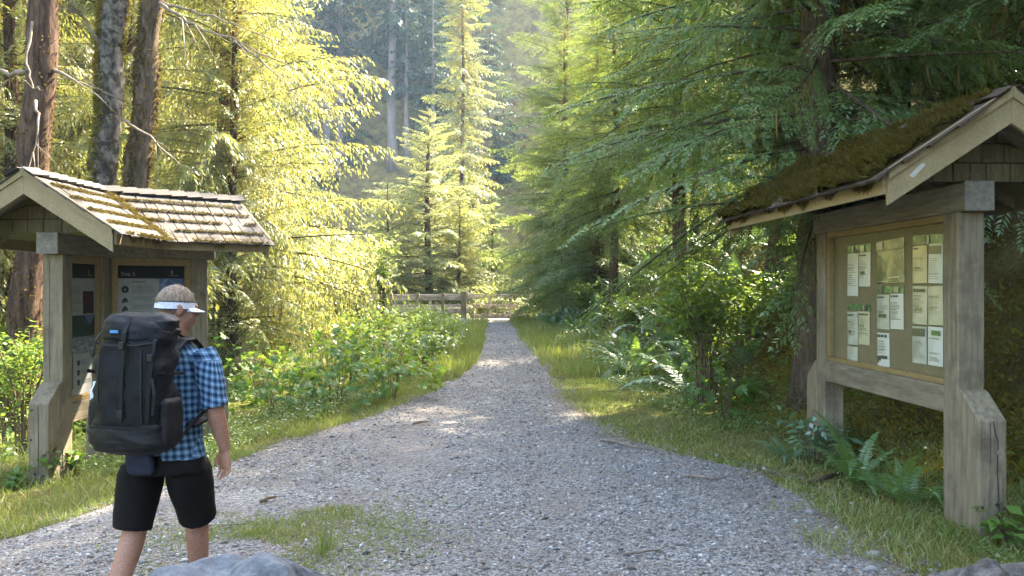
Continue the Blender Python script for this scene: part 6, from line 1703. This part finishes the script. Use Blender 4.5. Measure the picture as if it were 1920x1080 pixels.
M['pack2'] = mat_noise('black_pack_mesh', [(0.3, (0.004, 0.004, 0.0045)), (0.7, (0.009, 0.009, 0.010))], scale=8, bump=0.5, bdist=0.008, fine=90, rough=0.6)
M['strap'] = mat_plain('black_webbing', (0.005, 0.005, 0.0055), rough=0.7)
M['navy'] = mat_noise('navy_cloth', [(0.3, (0.008, 0.012, 0.03)), (0.7, (0.016, 0.022, 0.05))], scale=10, bump=0.4, bdist=0.006, rough=0.7)
main = rloft('main_bag', [(0.945, 0.0, -0.262, .150, .085), (0.975, 0.0, -0.268, .172, .115), (1.06, 0.0, -0.275, .176, .124), (1.20, 0.005, -0.275, .174, .128), (1.34, 0.01, -0.272, .170, .124), (1.45, 0.015, -0.265, .166, .116), (1.52, 0.02, -0.258, .165, .105), (1.565, 0.022, -0.25, .150, .085), (1.585, 0.022, -0.245, .09, .045)], M['pack'], PK, wr=0.030, fold=9)
lid = rloft('top_lid', [(1.475, 0.02, -0.262, .178, .122), (1.495, 0.02, -0.265, .178, .128), (1.535, 0.022, -0.262, .174, .124), (1.575, 0.024, -0.255, .168, .108), (1.605, 0.026, -0.245, .135, .080), (1.618, 0.026, -0.24, .07, .04)], M['pack'], PK, wr=0.020, seed=2, e=2.6, fold=8)
low = rloft('lower_compartment', [(0.90, 0.0, -0.262, .13, .07), (0.925, -0.01, -0.272, .182, .120), (0.97, -0.01, -0.278, .195, .132), (1.03, -0.008, -0.278, .190, .130), (1.06, 0.0, -0.275, .185, .120)], M['pack2'], PK, wr=0.020, seed=4)
for s in (-1, 1):
    rloft('side_pocket', [(0.94, s * .175, -0.27, .02, .05), (0.97, s * .185, -0.27, .03, .075), (1.07, s * .188, -0.27, .032, .08), (1.17, s * .183, -0.27, .027, .075), (1.185, s * .18, -0.27, .018, .06)], M['pack2'], PK, wr=0.008, seed=6 + s)
    if s < 0: rloft('hip_pocket', [(0.93, s * .235, -0.115, .02, .04), (0.95, s * .24, -0.11, .032, .075), (1.02, s * .24, -0.11, .032, .075), (1.04, s * .235, -0.115, .02, .04)], M['pack2'], PK, wr=0.006, seed=9 + s)
    # shoulder strap, load lifter, compression straps
    def ribbon(pts, w, name, mtl=M['strap'], t=0.006, nrm=None):
        mb = MB(); P = [Vector(p) for p in pts]; vs = []; fs = []
        for i, p in enumerate(P):
            tg = (P[min(i + 1, len(P) - 1)] - P[max(i - 1, 0)]).normalized(); sd = tg.cross(Vector(nrm)).normalized(); nn2 = sd.cross(tg)
            vs += [p - sd * w - nn2 * t, p + sd * w - nn2 * t, p + sd * w + nn2 * t, p - sd * w + nn2 * t]
        for i in range(len(P) - 1):
            for j in range(4): fs.append((4 * i + j, 4 * i + (j + 1) % 4, 4 * i + 4 + (j + 1) % 4, 4 * i + 4 + j))
        m4 = 4 * (len(P) - 1); fs += [(3, 2, 1, 0), (m4, m4 + 1, m4 + 2, m4 + 3)]
        return mb.add(vs, fs).build(name, mtl, PK)
    ribbon([(s * .105, -.155, 1.36), (s * .108, -.11, 1.425), (s * .11, -.04, 1.468), (s * .112, .05, 1.472), (s * .115, .13, 1.42), (s * .125, .185, 1.32), (s * .145, .185, 1.20), (s * .175, .14, 1.10), (s * .195, .03, 1.04), (s * .19, -.10, 1.02)], 0.028, 'shoulder_strap', nrm=(s * 0.25, -0.2, 1))
    ribbon([(s * .12, -.20, 1.55), (s * .112, -.04, 1.485)], 0.010, 'load_lifter', nrm=(0, 0, 1), t=0.002)
    ribbon([(s * .188, -.15, 1.30), (s * .200, -.27, 1.31), (s * .185, -.38, 1.33)], 0.009, 'compression_strap', nrm=(s, 0, 0.05), t=0.002)
    ribbon([(s * .245, -.04, 1.10), (s * .225, -.16, 1.03), (s * .215, -.20, 0.99)], 0.010, 'hip_strap', nrm=(s, 0, 0.2), t=0.002)
hb = MB(); pts = []
ribbon([(.19, -.14, .985), (.225, -.05, .985), (.205, .07, .98), (.12, .15, .975), (0, .17, .97), (-.12, .15, .975), (-.205, .07, .98), (-.225, -.05, .985), (-.19, -.14, .985)], 0.035, 'hip_belt', nrm=(0, 0, 1), t=0.03) if False else None
ribbon([(.02, -.35, 1.60), (.022, -.40, 1.52), (.02, -.412, 1.40), (.015, -.415, 1.25), (.01, -.41, 1.08)], 0.010, 'centre_strap', nrm=(0, -1, 0.05), t=0.002)
ribbon([(.15, -.30, 1.56), (.165, -.375, 1.48), (.16, -.40, 1.36), (.15, -.405, 1.22), (.14, -.40, 1.08)], 0.008, 'lid_strap', nrm=(0.3, -1, 0.05), t=0.002)
ribbon([(-.13, -.31, 1.56), (-.14, -.385, 1.48), (-.145, -.40, 1.40)], 0.008, 'lid_strap', nrm=(-0.3, -1, 0.05), t=0.002)
ribbon([(-.17, -.385, 1.045), (-.08, -.412, 1.05), (.0, -.416, 1.052), (.08, -.412, 1.05), (.17, -.385, 1.045)], 0.006, 'zip_seam', nrm=(0, -1, 0), t=0.002)
MB().box(-0.052, -0.012, -0.402, -0.392, 1.522, 1.536).build('logo_patch', mat_plain('blue_logo', (0.06, 0.22, 0.45)), PK)
M['buckle'] = mat_plain('black_buckle', (0.012, 0.012, 0.013), rough=0.35)
M['stitch'] = mat_plain('dark_piping', (0.014, 0.0145, 0.016), rough=0.6)
for bx, by, bz in ((.02, -.418, 1.46), (.158, -.404, 1.40), (-.142, -.404, 1.43), (.018, -.425, 1.12)):
    MB().box(bx - .014, bx + .014, by - .006, by + .004, bz - .018, bz + .018).build('buckle', M['buckle'], PK, bevel=0.003)
for x0 in (-.105, .108):
    ribbon([(x0, -.395, 1.07), (x0 * 1.05, -.408, 1.18), (x0 * 1.05, -.408, 1.30), (x0, -.398, 1.44)], 0.003, 'piping', M['stitch'], nrm=(0, -1, 0), t=0.003)
ribbon([(-.15, -.375, 1.475), (-.07, -.398, 1.462), (.02, -.402, 1.46), (.10, -.396, 1.464), (.165, -.37, 1.478)], 0.004, 'lid_zip', M['stitch'], nrm=(0, -1, 0.1), t=0.003)
ribbon([(.165, -.40, 1.30), (.19, -.42, 1.22), (.185, -.43, 1.12)], 0.006, 'loose_webbing', nrm=(0.5, -1, 0.05), t=0.0015)
rloft('hanging_pouch', [(0.77, -0.02, -0.20, .05, .012), (0.785, -0.02, -0.20, .068, .022), (0.85, -0.025, -0.20, .07, .025), (0.91, -0.03, -0.21, .06, .02)], M['navy'], PK, wr=0.006, seed=12)
M['bottle_white'] = mat_plain('pale_bottle', (0.55, 0.6, 0.66), rough=0.3)
bt_ = MB().tube([(-0.236, -0.24, 1.12), (-0.238, -0.24, 1.235), (-0.238, -0.24, 1.25), (-0.238, -0.24, 1.275)], [0.028, 0.028, 0.015, 0.015], 14).build('water_bottle', M['bottle_white'], None, smooth=False)
bt_.matrix_world = MH
tag(bt_, 'pale water bottle in the left side pocket of the backpack', 'bottle')

# ------------------------------------------------------------------ valley haze
HZ = MB().box(-148, 148, -58, 236, -16, 190).build('haze', None, None) if False else None
me = MB().box(-149, 149, -59, 200, -14, 215).mesh('haze')
m, nt, out = new_mat('valley_air')
pv = N(nt, 'ShaderNodeVolumePrincipled'); pv.inputs['Color'].default_value = (0.52, 0.74, 1.0, 1); pv.inputs['Density'].default_value = 0.00055; pv.inputs['Anisotropy'].default_value = 0.15
nt.links.new(pv.outputs[0], out.inputs['Volume'])
hz = tag(link('haze', me, None, m), 'thin blue haze filling the valley', 'haze', None, 'stuff')

# ------------------------------------------------------------------ each look-alike gets a label of its own, by its place from left to right
ORD = ['first', 'second', 'third', 'fourth', 'fifth', 'sixth', 'seventh', 'eighth', 'ninth', 'tenth', 'eleventh', 'twelfth', 'thirteenth', 'fourteenth', 'fifteenth', 'sixteenth']
SHORT = {'thimbleberry bushes left of the trail': 'thimbleberry bush in the thicket beside the left kiosk', 'sunlit pale shrubs left of the trail': 'shrub painted sunlit-pale behind the thimbleberry thicket',
         'bushes on the right bank': 'leafy green bush on the right bank', 'bushes behind the left kiosk': 'leafy bush round the trunk behind the left kiosk',
         'conifers in the wood on the left': 'sunlit conifer in the wood behind the left kiosk', 'young hemlocks right of the trail': 'young hemlock in the boughs right of the trail',
         'conifers in the wood on the right bank': 'dark conifer in the wood on the right bank', 'shrubs lining the left side of the trail': 'small-leaved shrub in the trail’s left-hand hedge',
         'ferns on the mossy bank': 'small fern on the bank behind the right kiosk', 'conifers behind the viewer': 'added light-blocking conifer behind the viewer'}
for g, base in SHORT.items():
    obs = [o for o in sc.objects if o.parent is None and o.get('group') == g and not o.get('label', '').startswith('dark-leaved')]
    obs.sort(key=lambda o: o.location.x / max(o.location.y, 0.1) if o.location.y > 0.2 else o.location.x)
    for i, o in enumerate(obs): o['label'] = base + ', ' + ORD[i] + ' from the left'
